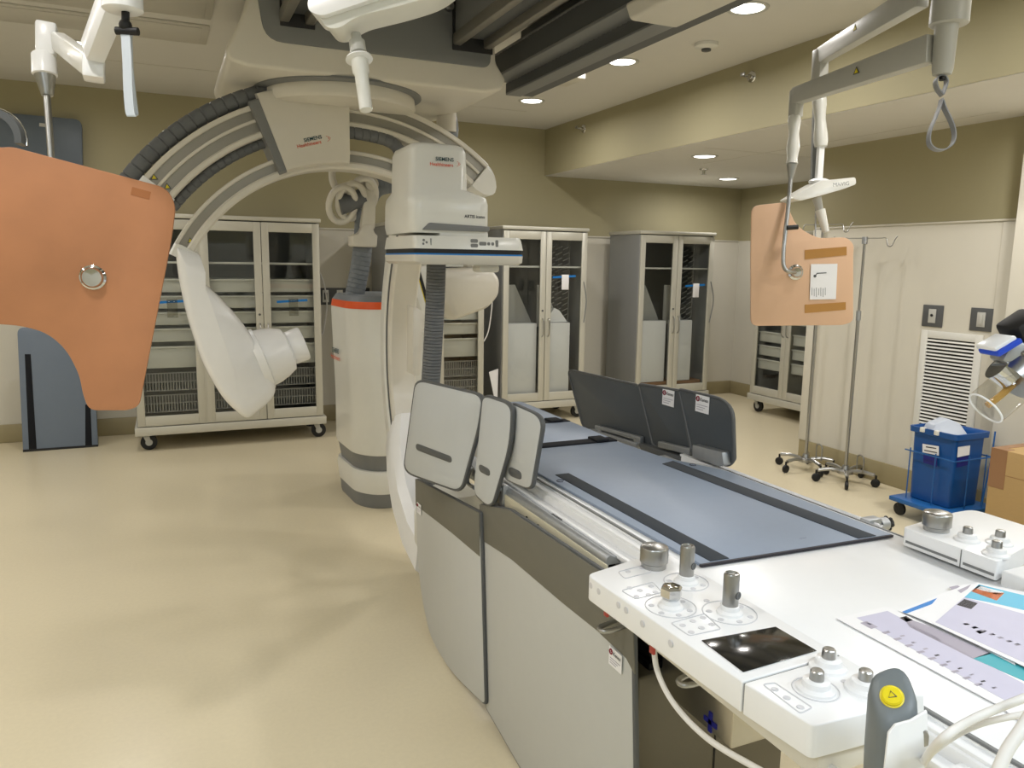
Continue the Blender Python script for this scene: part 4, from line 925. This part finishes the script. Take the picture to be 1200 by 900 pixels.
bo = -ux_*.004-uy_*.004; bn = hb+bo+Vector((0, 0, sl(bo)+.005)); obj('yellow_button', M().lathe(bn, nrm, [(0, .0150), (.0015, .0150), (.002, .0132), (.005, .0130), (.007, .011), (.0075, .001)], 28), yel, HS)
wp = bn+nrm*.0078; wu = ux_-nrm*ux_.dot(nrm); wu.normalize(); wv = nrm.cross(wu); obj('symbol', M().tube([wp+wu*.005-wv*.003, wp-wu*.005-wv*.003, wp+wv*.005, wp+wu*.005-wv*.003], .0006, 6), dgrey, HS)
hx = hb+Vector((0, 0, -.09))
def hpx(x, y, d): return aD(x, y, d)
holder = [hpx(1041, 860, .965), hpx(1050, 850, .965), hpx(1068, 845, .985), hpx(1087, 833, 1.0), hpx(1088, 880, 1.0), hpx(1070, 960, .97), hpx(1030, 960, .955)]
obj('holder_plate', M().prism(holder, uy_*.006+ux_*.001, .002), white2, HS)
obj('holder_plate', M().prism([hpx(1024, 815, 1.05), hpx(1083, 815, 1.07), hpx(1085, 930, 1.07), hpx(1022, 930, 1.05)], uy_*.005, .002), white2, HS)
obj('holder_latch', M().prism([hpx(x, y, .993) for x, y in rpoly([(1078, 860), (1084, 856), (1089, 862), (1088, 874), (1078, 877)], 2)], uy_*.01+ux_*.004, .001), steel, HS)

# right console
ZR = .95
CR = thing('far_control_console', 'white control console on the far right side of the table', 'control panel', (1.85, 1.0, .88))
c3 = [(1.678, 1.302), (1.678, .95), (2.1, .95), (2.1, 1.335), (1.96, 1.335)]
obj('module_body', M().prism([Vector((x, y, ZR-.045)) for x, y in rpoly([(1.678, 1.302), (1.678, 1.055), (1.99, 1.13), (1.99, 1.335), (1.9, 1.335)], [.012, .006, .02, .03, .03])], Vector((0, 0, .045)), .006, 3), white2, CR)
obj('module_body', M().box(1.685, 1.99, .45, 1.05, ZR-.065, ZR-.018, .006, 3), white2, CR)
obj('under_tray', M().box(1.72, 1.95, .5, 1.25, ZR-.11, ZR-.045, .008), offw, CR)
m = M(); m.box(1.6765, 1.6785, 1.15, 1.29, ZR-.036, ZR-.03); m.box(1.6765, 1.6785, 1.06, 1.135, ZR-.036, ZR-.03); m.box(1.6765, 1.6785, 1.141, 1.143, ZR-.045, ZR-.002); obj('panel_joint', m, mgrey, CR)
capknob(aZ(1097, 621, ZR), .0335, .05, CR)
for px in ((1133, 633), (1171, 637), (1167, 650)): joystick(px, ZR, CR, 'short', .048)
obj('small_screen', M().box(1.76, 1.97, .85, 1.04, ZR-.018, ZR-.0165), screen, CR)
obj('console_arm', M().box(1.72, 1.9, .6, 1.2, .78, ZR-.1, .006), alum, CR)

# papers on the tabletop
def sheet(lab, px, z, marks=(), nm='printed_paper', ma=paper):
    m = M(); f = lambda x, y, k=0: aZ(x, y, z+k)
    m.prism([f(x, y) for x, y in px], Vector((0, 0, .0012))); mats = [ma]
    for q, mm in marks:
        if mm not in mats: mats.append(mm)
        m.mi = mats.index(mm); m.prism([f(x, y, .0013) for x, y in q], Vector((0, 0, .0003)))
    return solo(nm, m, mats, lab, 'paper', group='papers on the table')
S1 = [((993, 724), (1038, 714), (1200, 800), (1260, 832), (1190, 858), (1166, 820)), ]
marks = [([(1004, 724), (1040, 716), (1250, 828), (1180, 822)], lav),
         ([(1058, 723), (1090, 734), (1162, 766), (1140, 772), (1066, 735)], inkl),
         ([(1140, 772), (1162, 764), (1216, 790), (1216, 805)], inkt),
         ([(1008, 730), (1016, 728), (1029, 735), (1021, 737)], inkl), ([(1054, 724), (1062, 722), (1070, 727), (1062, 729)], ink),
         ([(1180, 772), (1200, 768), (1225, 778), (1205, 786)], inko)]
for i in range(9):
    x, y = 1033+i*13.5, 741+i*7.6; marks.append(([(x, y), (x+8, y-1.5), (x+11, y+.5), (x+4, y+2.2)], inkl)); marks.append(([(x+21, y+4), (x+26, y+3), (x+28, y+4.4), (x+23, y+5.6)], ink if i % 2 else lav if 0 else inkl))
sheet('large lavender printed sheet with a teal corner, nearest on the white tabletop', [(980, 725), (1040, 711), (1260, 815), (1196, 846), (1168, 826)], ZT+.0005, marks)
sheet('white sheet with a bright blue stripe under the booklet', [(1052, 716), (1120, 690), (1165, 690), (1190, 780), (1100, 732)], ZT+.0025, [([(1057, 717), (1098, 701), (1092, 708), (1062, 719)], inkb), ([(1112, 688), (1122, 686), (1126, 688), (1116, 691)], inkl)])
sheet('white cover sheet between the blue striped sheet and the booklet', [(1070, 722), (1128, 686), (1150, 684), (1208, 744), (1230, 800), (1184, 770)], ZT+.0042, [([(1122, 692), (1138, 685), (1134, 690), (1126, 695)], inkl)])
bm_ = [([(1130, 700), (1147, 685), (1230, 705), (1230, 722), (1170, 708)], inkc), ([(1138, 693), (1147, 686), (1177, 695), (1168, 704)], inko), ([(1144, 690), (1149, 687), (1176, 694), (1172, 698)], paper)]
for i in range(3): bm_.append(([(1149+i*7, 692+i*1.7), (1152+i*7, 689.5+i*1.7), (1157+i*7, 691+i*1.7), (1154+i*7, 693.6+i*1.7)], inkg))
bm_ += [([(1096, 729), (1130, 700), (1230, 728), (1230, 790)], lav), ([(1121, 709), (1130, 702), (1146, 707), (1138, 714)], ink), ([(1143, 740), (1150, 738), (1155, 741), (1148, 743)], ink)]
for i in range(7): bm_.append(([(1128+i*10, 731+i*4), (1133+i*10, 730+i*4), (1137+i*10, 732+i*4), (1131+i*10, 733+i*4)], inkl))
sheet('open printed booklet with sky blue header and orange picture, topmost paper', [(1092, 731), (1144, 683), (1240, 702), (1240, 800), (1150, 758)], ZT+.006, bm_, 'booklet')

# cables
def cab(lab, pts, r, mm=cable_m): return solo('loose_cable', M().tube(pts, r, 10, 8), mm, lab, 'cable', group='white cables at the table')
cab('white cable hanging in a curve under the near console', [aX(766, 748, .88), aX(770, 785, .87), aX(790, 825, .86), aX(830, 866, .86), aX(890, 902, .87), aX(960, 940, .9)], .0058)
cab('white cable drooping below the second console module', [aX(892, 845, .9), aX(905, 865, .88), aX(935, 885, .88), aX(985, 905, .9), aX(1040, 930, .9)], .006)
cab('white cable sweeping over the table corner at the lower right, uppermost', [aZ(1075, 905, .90), aD(1100, 870, .90), aD(1140, 843, .93), aD(1200, 818, .95), aD(1260, 795, .97)], .0052)
cab('white cable crossing under the sweeping one at the lower right', [aD(1080, 893, .98), aD(1110, 868, .97), aD(1150, 848, .98), aD(1205, 836, .97), aD(1260, 826, .97)], .004)
cab('thick white cable at the lower right corner of the photo', [aD(1165, 915, .85), aD(1180, 880, .86), aD(1200, 850, .87), aD(1230, 800, .9)], .007)
# end bracket of the tabletop
t = thing('table_end_bracket', 'white box shaped bracket with a square socket at the lower right table corner', 'bracket', (1.08, .58, .8))
obj('bracket_body', M().box(.99, 1.10, .50, .68, .80, .875, .008), white2, t)
obj('socket', M().box(.986, .992, .57, .60, .815, .84, .001), dgrey, t)

# ================================================================ HANGING SHIELDS
def slab(px, r, p0, n, th, bev=.002, k=5): return M().prism([aP(x, y, p0, n) for x, y in rpoly(px, r, k)], n*th, bev)
# near left shield
n = Vector((.10, 1, .02)).normalized(); p0 = aD(109, 325, 1.95)
SL = thing('hanging_shield', 'large tan paper-covered hanging shield at the left with a steel knob', 'radiation shield', aP(100, 480, p0, n))
px = [(-75, 150), (0, 173), (14, 172), (195, 220), (206, 240), (201, 280), (163, 476), (150, 481), (104, 481), (97, 462), (93, 440), (78, 410), (55, 390), (25, 382), (0, 380), (-75, 378)]
rs = [10, 4, 8, 12, 12, 20, 14, 8, 10, 8, 10, 15, 15, 12, 8, 10]
pn = obj('shield_panel', slab(px, rs, p0, n, .014), kraft, SL)
m = M(); c = aP(109, 325, p0, n); m.lathe(c, -n, [(0, .031), (.004, .031), (.007, .026), (.014, .026), (.019, .022), (.021, .001)], 28); obj('steel_knob', m, chrome, SL)
obj('tape_patch', M().prism([aP(x, y, p0, n)-n*.0008 for x, y in ((155, 219), (177, 225), (175, 234), (153, 228))], n*.001), mat('dark_tape', (168, 108, 66), .4), SL)
# its support: steel rod, spring arm
BL_ = thing('left_spring_arm', 'white jointed spring arm at the upper left with a steel rod holding the big shield', 'support arm', aD(138, 0, 1.75))
dd = 2.02
obj('steel_rod', M().tube([aD(55, 112, dd), aD(60, 185, dd), aD(64, 260, dd), aD(80, 310, dd), aD(105, 326, 1.99)], .0085, 12, 5), steel, BL_)
obj('steel_cone', M().cyl(aD(52.5, 86, dd), aD(55.5, 112, dd), .027, .014), steel, BL_)
obj('joint_collar', M().lathe(aD(51, 63, dd), (aD(52.5, 87, dd)-aD(51, 63, dd)), [(0, .026), (.004, .029), (.055, .030), (.058, .026)]), white2, BL_)
obj('joint_block', M().obox(aD(55, 28, dd), aD(54, 66, dd), .05, .05, .045, .045, bev=.008, upv=(0, 1, 0)), white2, BL_)
obj('lower_arm', M().obox(aD(68, 48, dd), aD(113, 82, 1.78), .035, .045, .035, .05, bev=.005), white, BL_)
obj('elbow', M().obox(aD(110, 66, 1.77), aD(110, 94, 1.77), .045, .045, bev=.006, upv=(0, 1, 0)), white2, BL_)
obj('upper_arm', M().obox(aD(108, 62, 1.75), aD(140, -20, 1.62), .04, .055, .045, .06, bev=.005), white2, BL_)
obj('column', M().lathe(aD(144, 14, 1.60), Vector((0, 0, 1)), [(0, .034), (.004, .040), (.9, .040)], 28), white2, BL_)
obj('column_mount', M().box(-.2, .08, 1.35, 1.75, HC-.12, HC, .02), white, BL_)
obj('ball_joint', M().cyl(aD(147, 14, 1.60), aD(147, 28, 1.60), .008).sphere(aD(147, 30, 1.60), .013), black, BL_)
# hanging strap
HSt = thing('hanging_strap', 'pale grey strap hanging in a loop below the left column', 'strap', aD(152, 135, 1.60))
m = M(); q = [(141, 33), (146, 42), (147, 52), (146, 60)]; 
def ribbon(pts, w_, th, ax_):
    m = M(); rings = []
    for i, p in enumerate(pts):
        t2 = (pts[min(i+1, len(pts)-1)]-pts[max(i-1, 0)]).normalized(); a = Vector(ax_).normalized(); nn_ = t2.cross(a).normalized()
        rings.append([p-a*w_/2-nn_*th/2, p+a*w_/2-nn_*th/2, p+a*w_/2+nn_*th/2, p-a*w_/2+nn_*th/2])
    return m.loft(rings)
pts = spline([aD(x, y, 1.60) for x, y in ((143, 32), (147, 42), (148, 55), (149, 70), (150, 100), (152, 128), (154, 136))], 5)+spline([aD(x, y, 1.63) for x, y in ((157, 134), (154, 110), (151, 80), (150, 55), (150, 42), (154, 32))], 5)
obj('strap_loop', ribbon(pts, .019, .0025, RT0), mat('pale_strap', (196, 204, 212), .4), HSt)
obj('cross_pin', M().cyl(aD(136, 36, 1.60), aD(162, 37, 1.60), .008), black, HSt)
obj('buckle', M().box(-.0105, .0105, -.006, .006, -.012, .012, .002), steel, HSt).location = aD(149, 60, 1.595)-Vector(HSt.location)
# lamp rim at the left edge
cc_ = aD(-16, 166, 1.3); m = M()
rr_ = [cc_+RT0*(.045*math.cos(R(a)))*1.33+UP*(.045*math.sin(R(a)))*1.15 for a in range(-5, 185, 10)]
t = thing('lamp_handle_rim', 'dark grey curved rim at the left edge above the tan shield', 'lamp part', cc_)
obj('curved_rim', ribbon(rr_, .02, .012, FW), dgrey, t)
rr2 = [cc_+RT0*(.052*math.cos(R(a)))*1.33+UP*(.052*math.sin(R(a)))*1.15 for a in range(-5, 185, 10)]
obj('bright_edge', M().tube(rr2, .0012, 6), chrome, t)

# right boom
BR = thing('right_support_boom', 'grey ceiling column with two jointed arms at the upper right', 'support arm', aD(1103, 88, 2.9))
base = aD(1106, 88, 2.9); col_x, col_y = base.x, base.y
obj('upper_column', M().lathe((col_x, col_y, 2.50), (0, 0, 1), [(0, .062), (.005, .068), (HC-2.50, .068)], 28), lgrey, BR)
obj('lower_column', M().lathe((col_x-.01, col_y, base.z), (0, 0, 1), [(0, .032), (.02, .037), (.2, .042)], 28), lgrey, BR)
obj('ceiling_plate', M().lathe((col_x, col_y, HC-.03), (0, 0, 1), [(0, .14), (.03, .15)], 32), white, BR)
e1 = aD(932, 113, 3.55); e2 = aD(962, 66, 3.75)
obj('lower_arm', M().obox(aD(1092, 57, 2.9), e1, .055, .105, .05, .075, bev=.006), lgrey, BR)
obj('upper_arm', M().obox(aD(1082, -8, 2.95), e2, .055, .10, .05, .075, bev=.006), lgrey, BR)
for (a, b) in (((1010, 84), 0), ((1010, 33), 1)):
    d0 = 3.2 if not b else 3.32; c = aD(*a, d0); dirr = ((e1 if not b else e2)-(aD(1092, 57, 2.9) if not b else aD(1082, -8, 2.95))).normalized(); sdv = dirr.cross(Vector((0, 0, 1))).normalized(); 
    if sdv.dot(FW) > 0: sdv = -sdv
    upv = sdv.cross(dirr); upv = upv if upv.z > 0 else -upv
    warn(c+sdv*.03, -dirr, upv, sdv, .017, BR)
def joint(px, d, par, r=.03):
    for i, (a, b, rr, mm, nm) in enumerate(px): pass
obj('wrist_joint', M().obox(aD(934, 105, 3.55), aD(932, 138, 3.55), .05, .05, bev=.008, upv=(0, 1, 0)), lgrey, BR)
obj('wrist_sleeve', M().tube([aD(931, 136, 3.55), aD(930, 165, 3.55), aD(928, 192, 3.55)], .024, 16, 4, lambda i, n_: .026+.004*math.sin(i*1.6)), white, BR)
obj('steel_cone', M().cyl(aD(928, 193, 3.55), aD(926.5, 210, 3.55), .024, .010), steel, BR)
obj('steel_rod', M().tube([aD(926.5, 208, 3.55), aD(924, 240, 3.55), aD(920, 275, 3.55), aD(918, 300, 3.55), aD(919, 313, 3.55), aD(924, 318, 3.55), aD(932, 319, 3.57)], .010, 10, 5), steel, BR)
obj('rod_handle', M().cyl(aD(922, 267, 3.54), aD(935, 266, 3.54), .011), black, BR)
obj('second_wrist', M().obox(aD(962, 58, 3.75), aD(960, 98, 3.75), .06, .06, bev=.01, upv=(0, 1, 0)), lgrey, BR)
obj('second_sleeve', M().tube([aD(960, 112, 3.75), aD(961, 140, 3.75), aD(962, 172, 3.75)], .03, 16, 4, lambda i, n_: .030+.004*math.sin(i*1.2)), white, BR)
obj('second_rod', M().obox(aD(957, 112, 3.79), aD(954, 215, 3.79), .03, .03), mgrey, BR)
obj('second_link', M().obox(aD(962, 170, 3.75), aD(959, 214, 3.75), .035, .02, bev=.003, upv=(0, 1, 0)), white2, BR)
# loop strap
LS = thing('loop_strap', 'grey teardrop strap loop hanging below the right column', 'strap', aD(1103, 176, 2.9))
tp = [(1103, 116), (1101, 125), (1096, 138), (1090, 152), (1088, 163), (1090, 171), (1098, 176), (1108, 175), (1116, 168), (1118, 156), (1114, 142), (1107, 128), (1104, 118)]
obj('strap_loop', ribbon(spline([aD(x, y, 2.9) for x, y in tp], 4), .028, .004, FW), mat('grey_strap', (140, 144, 150), .5), LS)
tp2 = [(1104, 112), (1098, 104), (1096, 96), (1099, 90), (1106, 90), (1109, 96), (1107, 104), (1104, 112)]
obj('small_loop', ribbon(spline([aD(x, y, 2.9) for x, y in tp2], 4), .028, .004, FW), mat('grey_strap', (140, 144, 150), .5), LS)
obj('buckle', M().box(-.017, .017, -.012, .012, -.016, .016, .003), steel, LS).location = aD(1104, 114, 2.89)-Vector(LS.location)
obj('swivel', M().cyl(aD(1104, 77, 2.9), aD(1104, 94, 2.9), .011), black, LS)
# right shield
n = Vector((-.02, 1, .0)); n = FW.copy(); n.z = 0; n.normalize(); p0 = aD(932, 319, 3.62)
SR = thing('small_hanging_shield', 'smaller pinkish tan hanging shield with a taped white paper at the right', 'radiation shield', aP(940, 382, p0, n))
px = [(881, 241), (921, 237), (925, 246), (932, 262), (944, 272), (960, 279), (992, 278), (1001, 286), (1000, 300), (1000, 377), (988, 381), (880, 382), (880, 300)]
obj('shield_panel', slab(px, [10, 3, 4, 6, 6, 5, 8, 8, 2, 9, 6, 9, 2], p0, n, .012), kraft2, SR)
for q in (((943, 293), (992, 289), (992, 299), (943, 304)), ((943, 357), (991, 354), (991, 363), (943, 367))):
    obj('tape_strip', M().prism([aP(x, y, p0, n)-n*.002 for x, y in q], n*.0015), tape, SR)
PS = obj('taped_paper', M().prism([aP(x, y, p0, n)-n*.005 for x, y in ((950, 309.5), (981, 309), (979, 350.5), (948.5, 351))], n*.002), paper, SR)
m = M()
def ln(a, b, w_):
    A, B = aP(*a, p0, n)-n*.006, aP(*b, p0, n)-n*.006; d = (B-A).normalized().cross(n)*w_; m.prism([A-d, B-d, B+d, A+d], n*.001)
ln((956.5, 320.3), (968, 319.7), .0022); ln((954, 324), (957, 320.6), .0018); m.lathe(aP(954.5, 323.5, p0, n)-n*.0062, n, [(0, .007), (.001, .007)], 10)
for i in range(7): ln((951+i*2.6, 337+(i % 2)), (951+i*2.6, 346+(i % 3)), .0008)
obj('paper_print', m, ink if 0 else dgrey, PS)
m = M(); c = aP(932, 319, p0, n); m.lathe(c, -n, [(0, .036), (.005, .036), (.008, .026), (.02, .026), (.028, .02), (.03, .001)], 28); obj('steel_knob', m, chrome, SR)
# examination lamp on the second arm
EL = thing('examination_lamp', 'small flat white examination lamp with a hanging handle beside the right shield', 'lamp', aD(958, 240, 3.72))
q = [(920, 234), (936, 224), (954, 214), (975, 212), (993, 210), (994, 218), (978, 224), (950, 232), (930, 237)]
obj('lamp_head', M().prism([aD(x, y, 3.72)-uy_*.09 for x, y in rpoly(q, 3)], uy_*.18, .012, 3), white, EL)
obj('top_dome', M().sphere(aD(960, 213, 3.72), .05, (1, 1, .35)), white2, EL)
text('lettering', 'MAVIG', aD(976, 219, 3.62), RT0+Vector((0, 0, .12)), (0, 0, 1), .018, mgrey, EL)
obj('handle_neck', M().cyl(aD(957, 232, 3.70), aD(961, 247, 3.70), .022, .016), lgrey, EL)
obj('sterile_handle', M().cyl(aD(961, 246, 3.70), aD(968, 272, 3.70), .024, .016), white, EL)
obj('thin_rod', M().cyl(aD(956, 236, 3.72), aD(955.5, 278, 3.72), .004), steel, EL)

# top surgical lamp with handle
OL = thing('surgical_lamp', 'white surgical lamp head at the top of the photo with a downward handle', 'lamp', aD(430, 40, 2.0))
def dd_(x, y): return aD(x, y, 2.0)
q = rpoly([(364, 12), (372, 5), (470, -30), (560, -40), (520, 0), (478, 14), (420, 28), (400, 42), (385, 42)], [6, 8, 10, 10, 20, 20, 20, 8, 14], 5)
obj('lamp_shell', M().prism([aD(x, y-6, 2.0)-uy_*.02 for x, y in q], uy_*.13, .03, 4), white, OL)
q = rpoly([(364, 8), (374, -14), (560, -60), (520, -16), (470, -6), (380, 24), (366, 18)], [8, 8, 4, 10, 20, 14, 8], 5)
obj('lamp_rim', M().prism([aD(x, y, 1.99)-uy_*.035 for x, y in q], uy_*.15, .015, 4), white2, OL)
a, b = aD(417, 40, 2.05), aD(430, 136, 2.02); ax_ = (b-a)
obj('handle_socket', M().lathe(a, ax_, [(0, .013), (.02, .014), (.022, .021), (.055, .022)]), lgrey, OL)
obj('handle_flange', M().lathe(a+ax_*.28, ax_, [(0, .015), (.003, .034), (.008, .036), (.012, .02)], 32), white2, OL)
obj('sterile_handle', M().lathe(a+ax_*.3, ax_, [(0, .023), (.04, .022), (.045, .018), (.14, .017), (.147, .016), (.149, .001)], 28), white, OL)
obj('lamp_arm', M().tube([aD(440, -20, 2.15), aD(470, -120, 2.2), aD(480, -260, 2.3)], .03, 12, 4), white, OL)

# close device at the right edge
DV = thing('hanging_scope_lamp', 'close silver fixture with a blue clip and a clear glass cylinder at the right edge', 'lamp part', aD(1160, 480, 1.35))
def dv(x, y, d=1.35): return aD(x, y, d)
gd = (dv(1192, 447)-dv(1153, 480)).normalized(); ax2 = gd.orthogonal().normalized(); ay2 = gd.cross(ax2)
obj('glass_cylinder', M().lathe(dv(1153, 480), dv(1192, 447)-dv(1153, 480), [(0, .020), (.004, .031), (.010, .034), (.075, .034)], 32), vial_m, DV)
obj('glass_rim', M().tube([dv(1153, 480)+((dv(1192, 447)-dv(1153, 480)).normalized()*.004)+(ax2*math.cos(a)+ay2*math.sin(a))*.032 for a in [2*PI*i/28 for i in range(29)]], .0018, 8), white2, DV)
obj('inner_stem', M().tube([dv(1157, 475), dv(1172, 464), dv(1190, 448)], .006, 8, 3), amber, DV)
obj('metal_sleeve', M().lathe(dv(1184, 446), dv(1240, 400)-dv(1184, 446), [(0, .040), (.03, .041), (.032, .045), (.12, .045)], 32), steel, DV)
obj('silver_block', M().obox(dv(1172, 408), dv(1212, 425), .05, .045, bev=.008), alum, DV)
obj('blue_clip', M().obox(dv(1158, 414, 1.33), dv(1186, 397, 1.33), .05, .010, bev=.003), mat('royal_blue_plastic', (30, 70, 190), .35), DV)
obj('silver_edge', M().obox(dv(1155, 409, 1.335), dv(1180, 395, 1.335), .05, .012, bev=.003), white2, DV)
obj('pivot', M().cyl(dv(1168, 430), dv(1184, 442), .024), chrome, DV)
obj('black_grip', M().obox(dv(1183, 393), dv(1215, 372), .06, .04, bev=.008), black, DV)
obj('support_tube', M().tube([dv(1240, 400), dv(1300, 330), dv(1340, 150), dv(1340, -200, 1.5)], .025, 12, 5), lgrey, DV)

# ================================================================ IV POLES, BIN, CARTON
def iv(lab, x, y, top_, rot, hooks):
    t = thing('iv_pole', lab, 'iv pole', (x, y, 0), 'iv poles')
    obj('lower_tube', M().cyl((x, y, .09), (x, y, 1.25), .0125), steel, t)
    obj('upper_tube', M().cyl((x, y, 1.2), (x, y, top_), .009), steel, t)
    obj('lock_collar', M().cyl((x, y, 1.22), (x, y, 1.29), .017), alum, t)
    obj('top_cap', M().cyl((x, y, top_-.05), (x, y, top_), .02), alum, t)
    for s in (-1, 1):
        v = Vector((.45, -.9, 0)).normalized()*s; p = Vector((x, y, top_-.01))
        obj('hook', M().tube([p, p+v*.1, p+v*.14, p+v*.155+Vector((0, 0, -.05)), p+v*.18+Vector((0, 0, -.055)), p+v*.2+Vector((0, 0, -.01)), p+v*.215+Vector((0, 0, .015))], .004, 8, 4), steel, t)
    obj('hub', M().lathe((x, y, .07), (0, 0, 1), [(0, .06), (.02, .06), (.03, .03), (.06, .022)]), steel, t)
    for i in range(5):
        a = R(rot+72*i); d = Vector((math.cos(a), math.sin(a), 0)); c = Vector((x, y, .09))
        lg = obj('leg', M().tube([c+d*.04, c+d*.12+Vector((0, 0, .010)), c+d*.205], .014, 8, 4, lambda i, n_: .014), steel, t)
        w_ = c+d*.215; w_.z = .032; sdv = Vector((-d.y, d.x, 0)); obj('caster', M().lathe(w_-sdv*.012, sdv, [(0, .026), (.004, .0315), (.02, .0315), (.024, .026)], 18).cyl((w_.x, w_.y, .05), (w_.x, w_.y, .09), .008), black, lg)
    c = Vector((x+.03, y-.03, .1)); obj('foot_hoop', M().tube([c+Vector((.0, -.1, 0)), c+Vector((0, -.1, .11)), c+Vector((.03, -.02, .11)), c+Vector((.03, -.02, .0))], .006, 8, 4), steel, t)
iv('steel iv pole with hooks standing in front, right of the tan shield', 4.60, 4.10, 1.82, 10, 1)
iv('steel iv pole standing behind the other one, top hidden by the tan shield', 4.58, 4.48, 1.93, 40, 0)
# bin on a wheeled dolly
bx0, bx1, by0, by1 = 4.36, 4.64, 3.08, 3.38
BN = thing('waste_bin', 'blue plastic bin with white labels on a wheeled blue wire dolly', 'bin', ((bx0+bx1)/2, (by0+by1)/2, 0))
def br(z, g): return [Vector((x, y, z)) for x, y in rpoly([(bx0-g, by0-g), (bx1+g, by0-g), (bx1+g, by1+g), (bx0-g, by1+g)], .03, 4)]
m = M(); rings = [br(.125, -.014), br(.13, -.008), br(.56, .0), br(.565, .018), br(.60, .02), br(.60, .006), br(.57, -.01), br(.16, -.02), br(.15, -.035)]
m.loft(rings); body = obj('bin_body', m, bluep, BN)
m = M(); m.box(bx0-.03, bx0-.002, by0+.10, by0+.13, .575, .605, .003); m.box(bx0-.03, bx0-.002, by0+.2, by0+.23, .575, .605, .003); obj('white_clip', m, white, BN)
def lab3(f, v_, qa, qb, nm, par):
    pass
for X_, px in ((bx0-.006, ((1081, 520), (1100, 523), (1100, 534), (1081, 530))), ):
    g = obj('label_sticker', M().prism([aX(x, y, X_-.004) for x, y in px], Vector((.002, 0, 0))), paper, body)
    m = M(); m.prism([aX(x, y, X_-.006) for x, y in ((1085, 523), (1097, 525), (1097, 526), (1085, 524.3))], Vector((.001, 0, 0))); m.prism([aX(x, y, X_-.006) for x, y in ((1083, 527), (1098, 530), (1098, 531), (1083, 528))], Vector((.001, 0, 0))); obj('small_print', m, ink, g)
    obj('dark_sticker', M().prism([aX(x, y, X_-.003) for x, y in ((1082, 532), (1098, 535), (1098, 547), (1082, 542))], Vector((.002, 0, 0))), navy, body)
g = obj('label_sticker', M().prism([aY(x, y, by0-.006) for x, y in ((1123, 524), (1137, 522), (1136, 533), (1122, 536))], Vector((0, .002, 0))), paper, body)
obj('dark_sticker', M().prism([aY(x, y, by0-.003) for x, y in ((1122, 537), (1135, 534), (1134, 545), (1121, 548))], Vector((0, .002, 0))), navy, body)
m = M(); z = .44
m.tube([(bx0-.03, by1+.02, z), (bx0-.03, by0-.03, z), (bx1+.03, by0-.03, z), (bx1+.03, by1+.02, z)], .0045, 8)
for x, y in ((bx0-.03, by0+.1), (bx0-.03, by1-.02), (bx0+.1, by0-.03), (bx1-.02, by0-.03)): m.tube([(x, y, .11), (x, y, .46)], .004, 8)
m.tube([(bx1-.05, by0-.05, .12), (bx1+.03, by0-.03, .45), (bx1+.05, by0-.02, .6)], .005, 8); obj('wire_frame', m, bluew, BN)
obj('dolly_platform', M().box(bx0-.09, bx1+.07, by0-.06, by1+.06, .095, .125, .006), bluew, BN)
for x in (bx0-.04, bx1+.02):
    for y in (by0-.01, by1+.01):
        obj('caster', M().cyl((x, y, .06), (x, y, .096), .018).lathe((x-.012, y, .042), (1, 0, 0), [(0, .034), (.004, .0415), (.02, .0415), (.024, .034)], 20), black, BN)
solo('bin_liner', M().prism([Vector(p) for p in ((4.40, 3.14, .55), (4.58, 3.14, .55), (4.56, 3.2, .63), (4.50, 3.24, .66), (4.43, 3.28, .62), (4.40, 3.3, .55))], Vector((.02, .08, .0)), .01, 3), clearp if 0 else mat('clear_liner', (190, 198, 210), .3), 'crumpled pale plastic liner inside the blue bin', 'bag')
# carton
BX = thing('cardboard_box', 'large brown cardboard box beside the blue bin at the right edge', 'box', (4.42, 2.2, 0))
cx0, cx1, cy0, cy1, cz = 4.18, 4.66, 1.7, 2.735, .615
obj('carton_body', M().box(cx0, cx1, cy0, cy1, 0, cz, .004), cardb, BX)
obj('tape', M().box(cx0-.0015, cx0+.06, cy1-.09, cy1+.0015, cz-.22, cz+.0012).box(cx0+.0, cx1, cy1-.05, cy1+.001, cz-.001, cz+.0015), mat('brown_tape', (150, 112, 80), .35), BX)
obj('crease', M().box(cx0-.001, cx0, cy0, cy1, cz-.14, cz-.137), brown, BX)
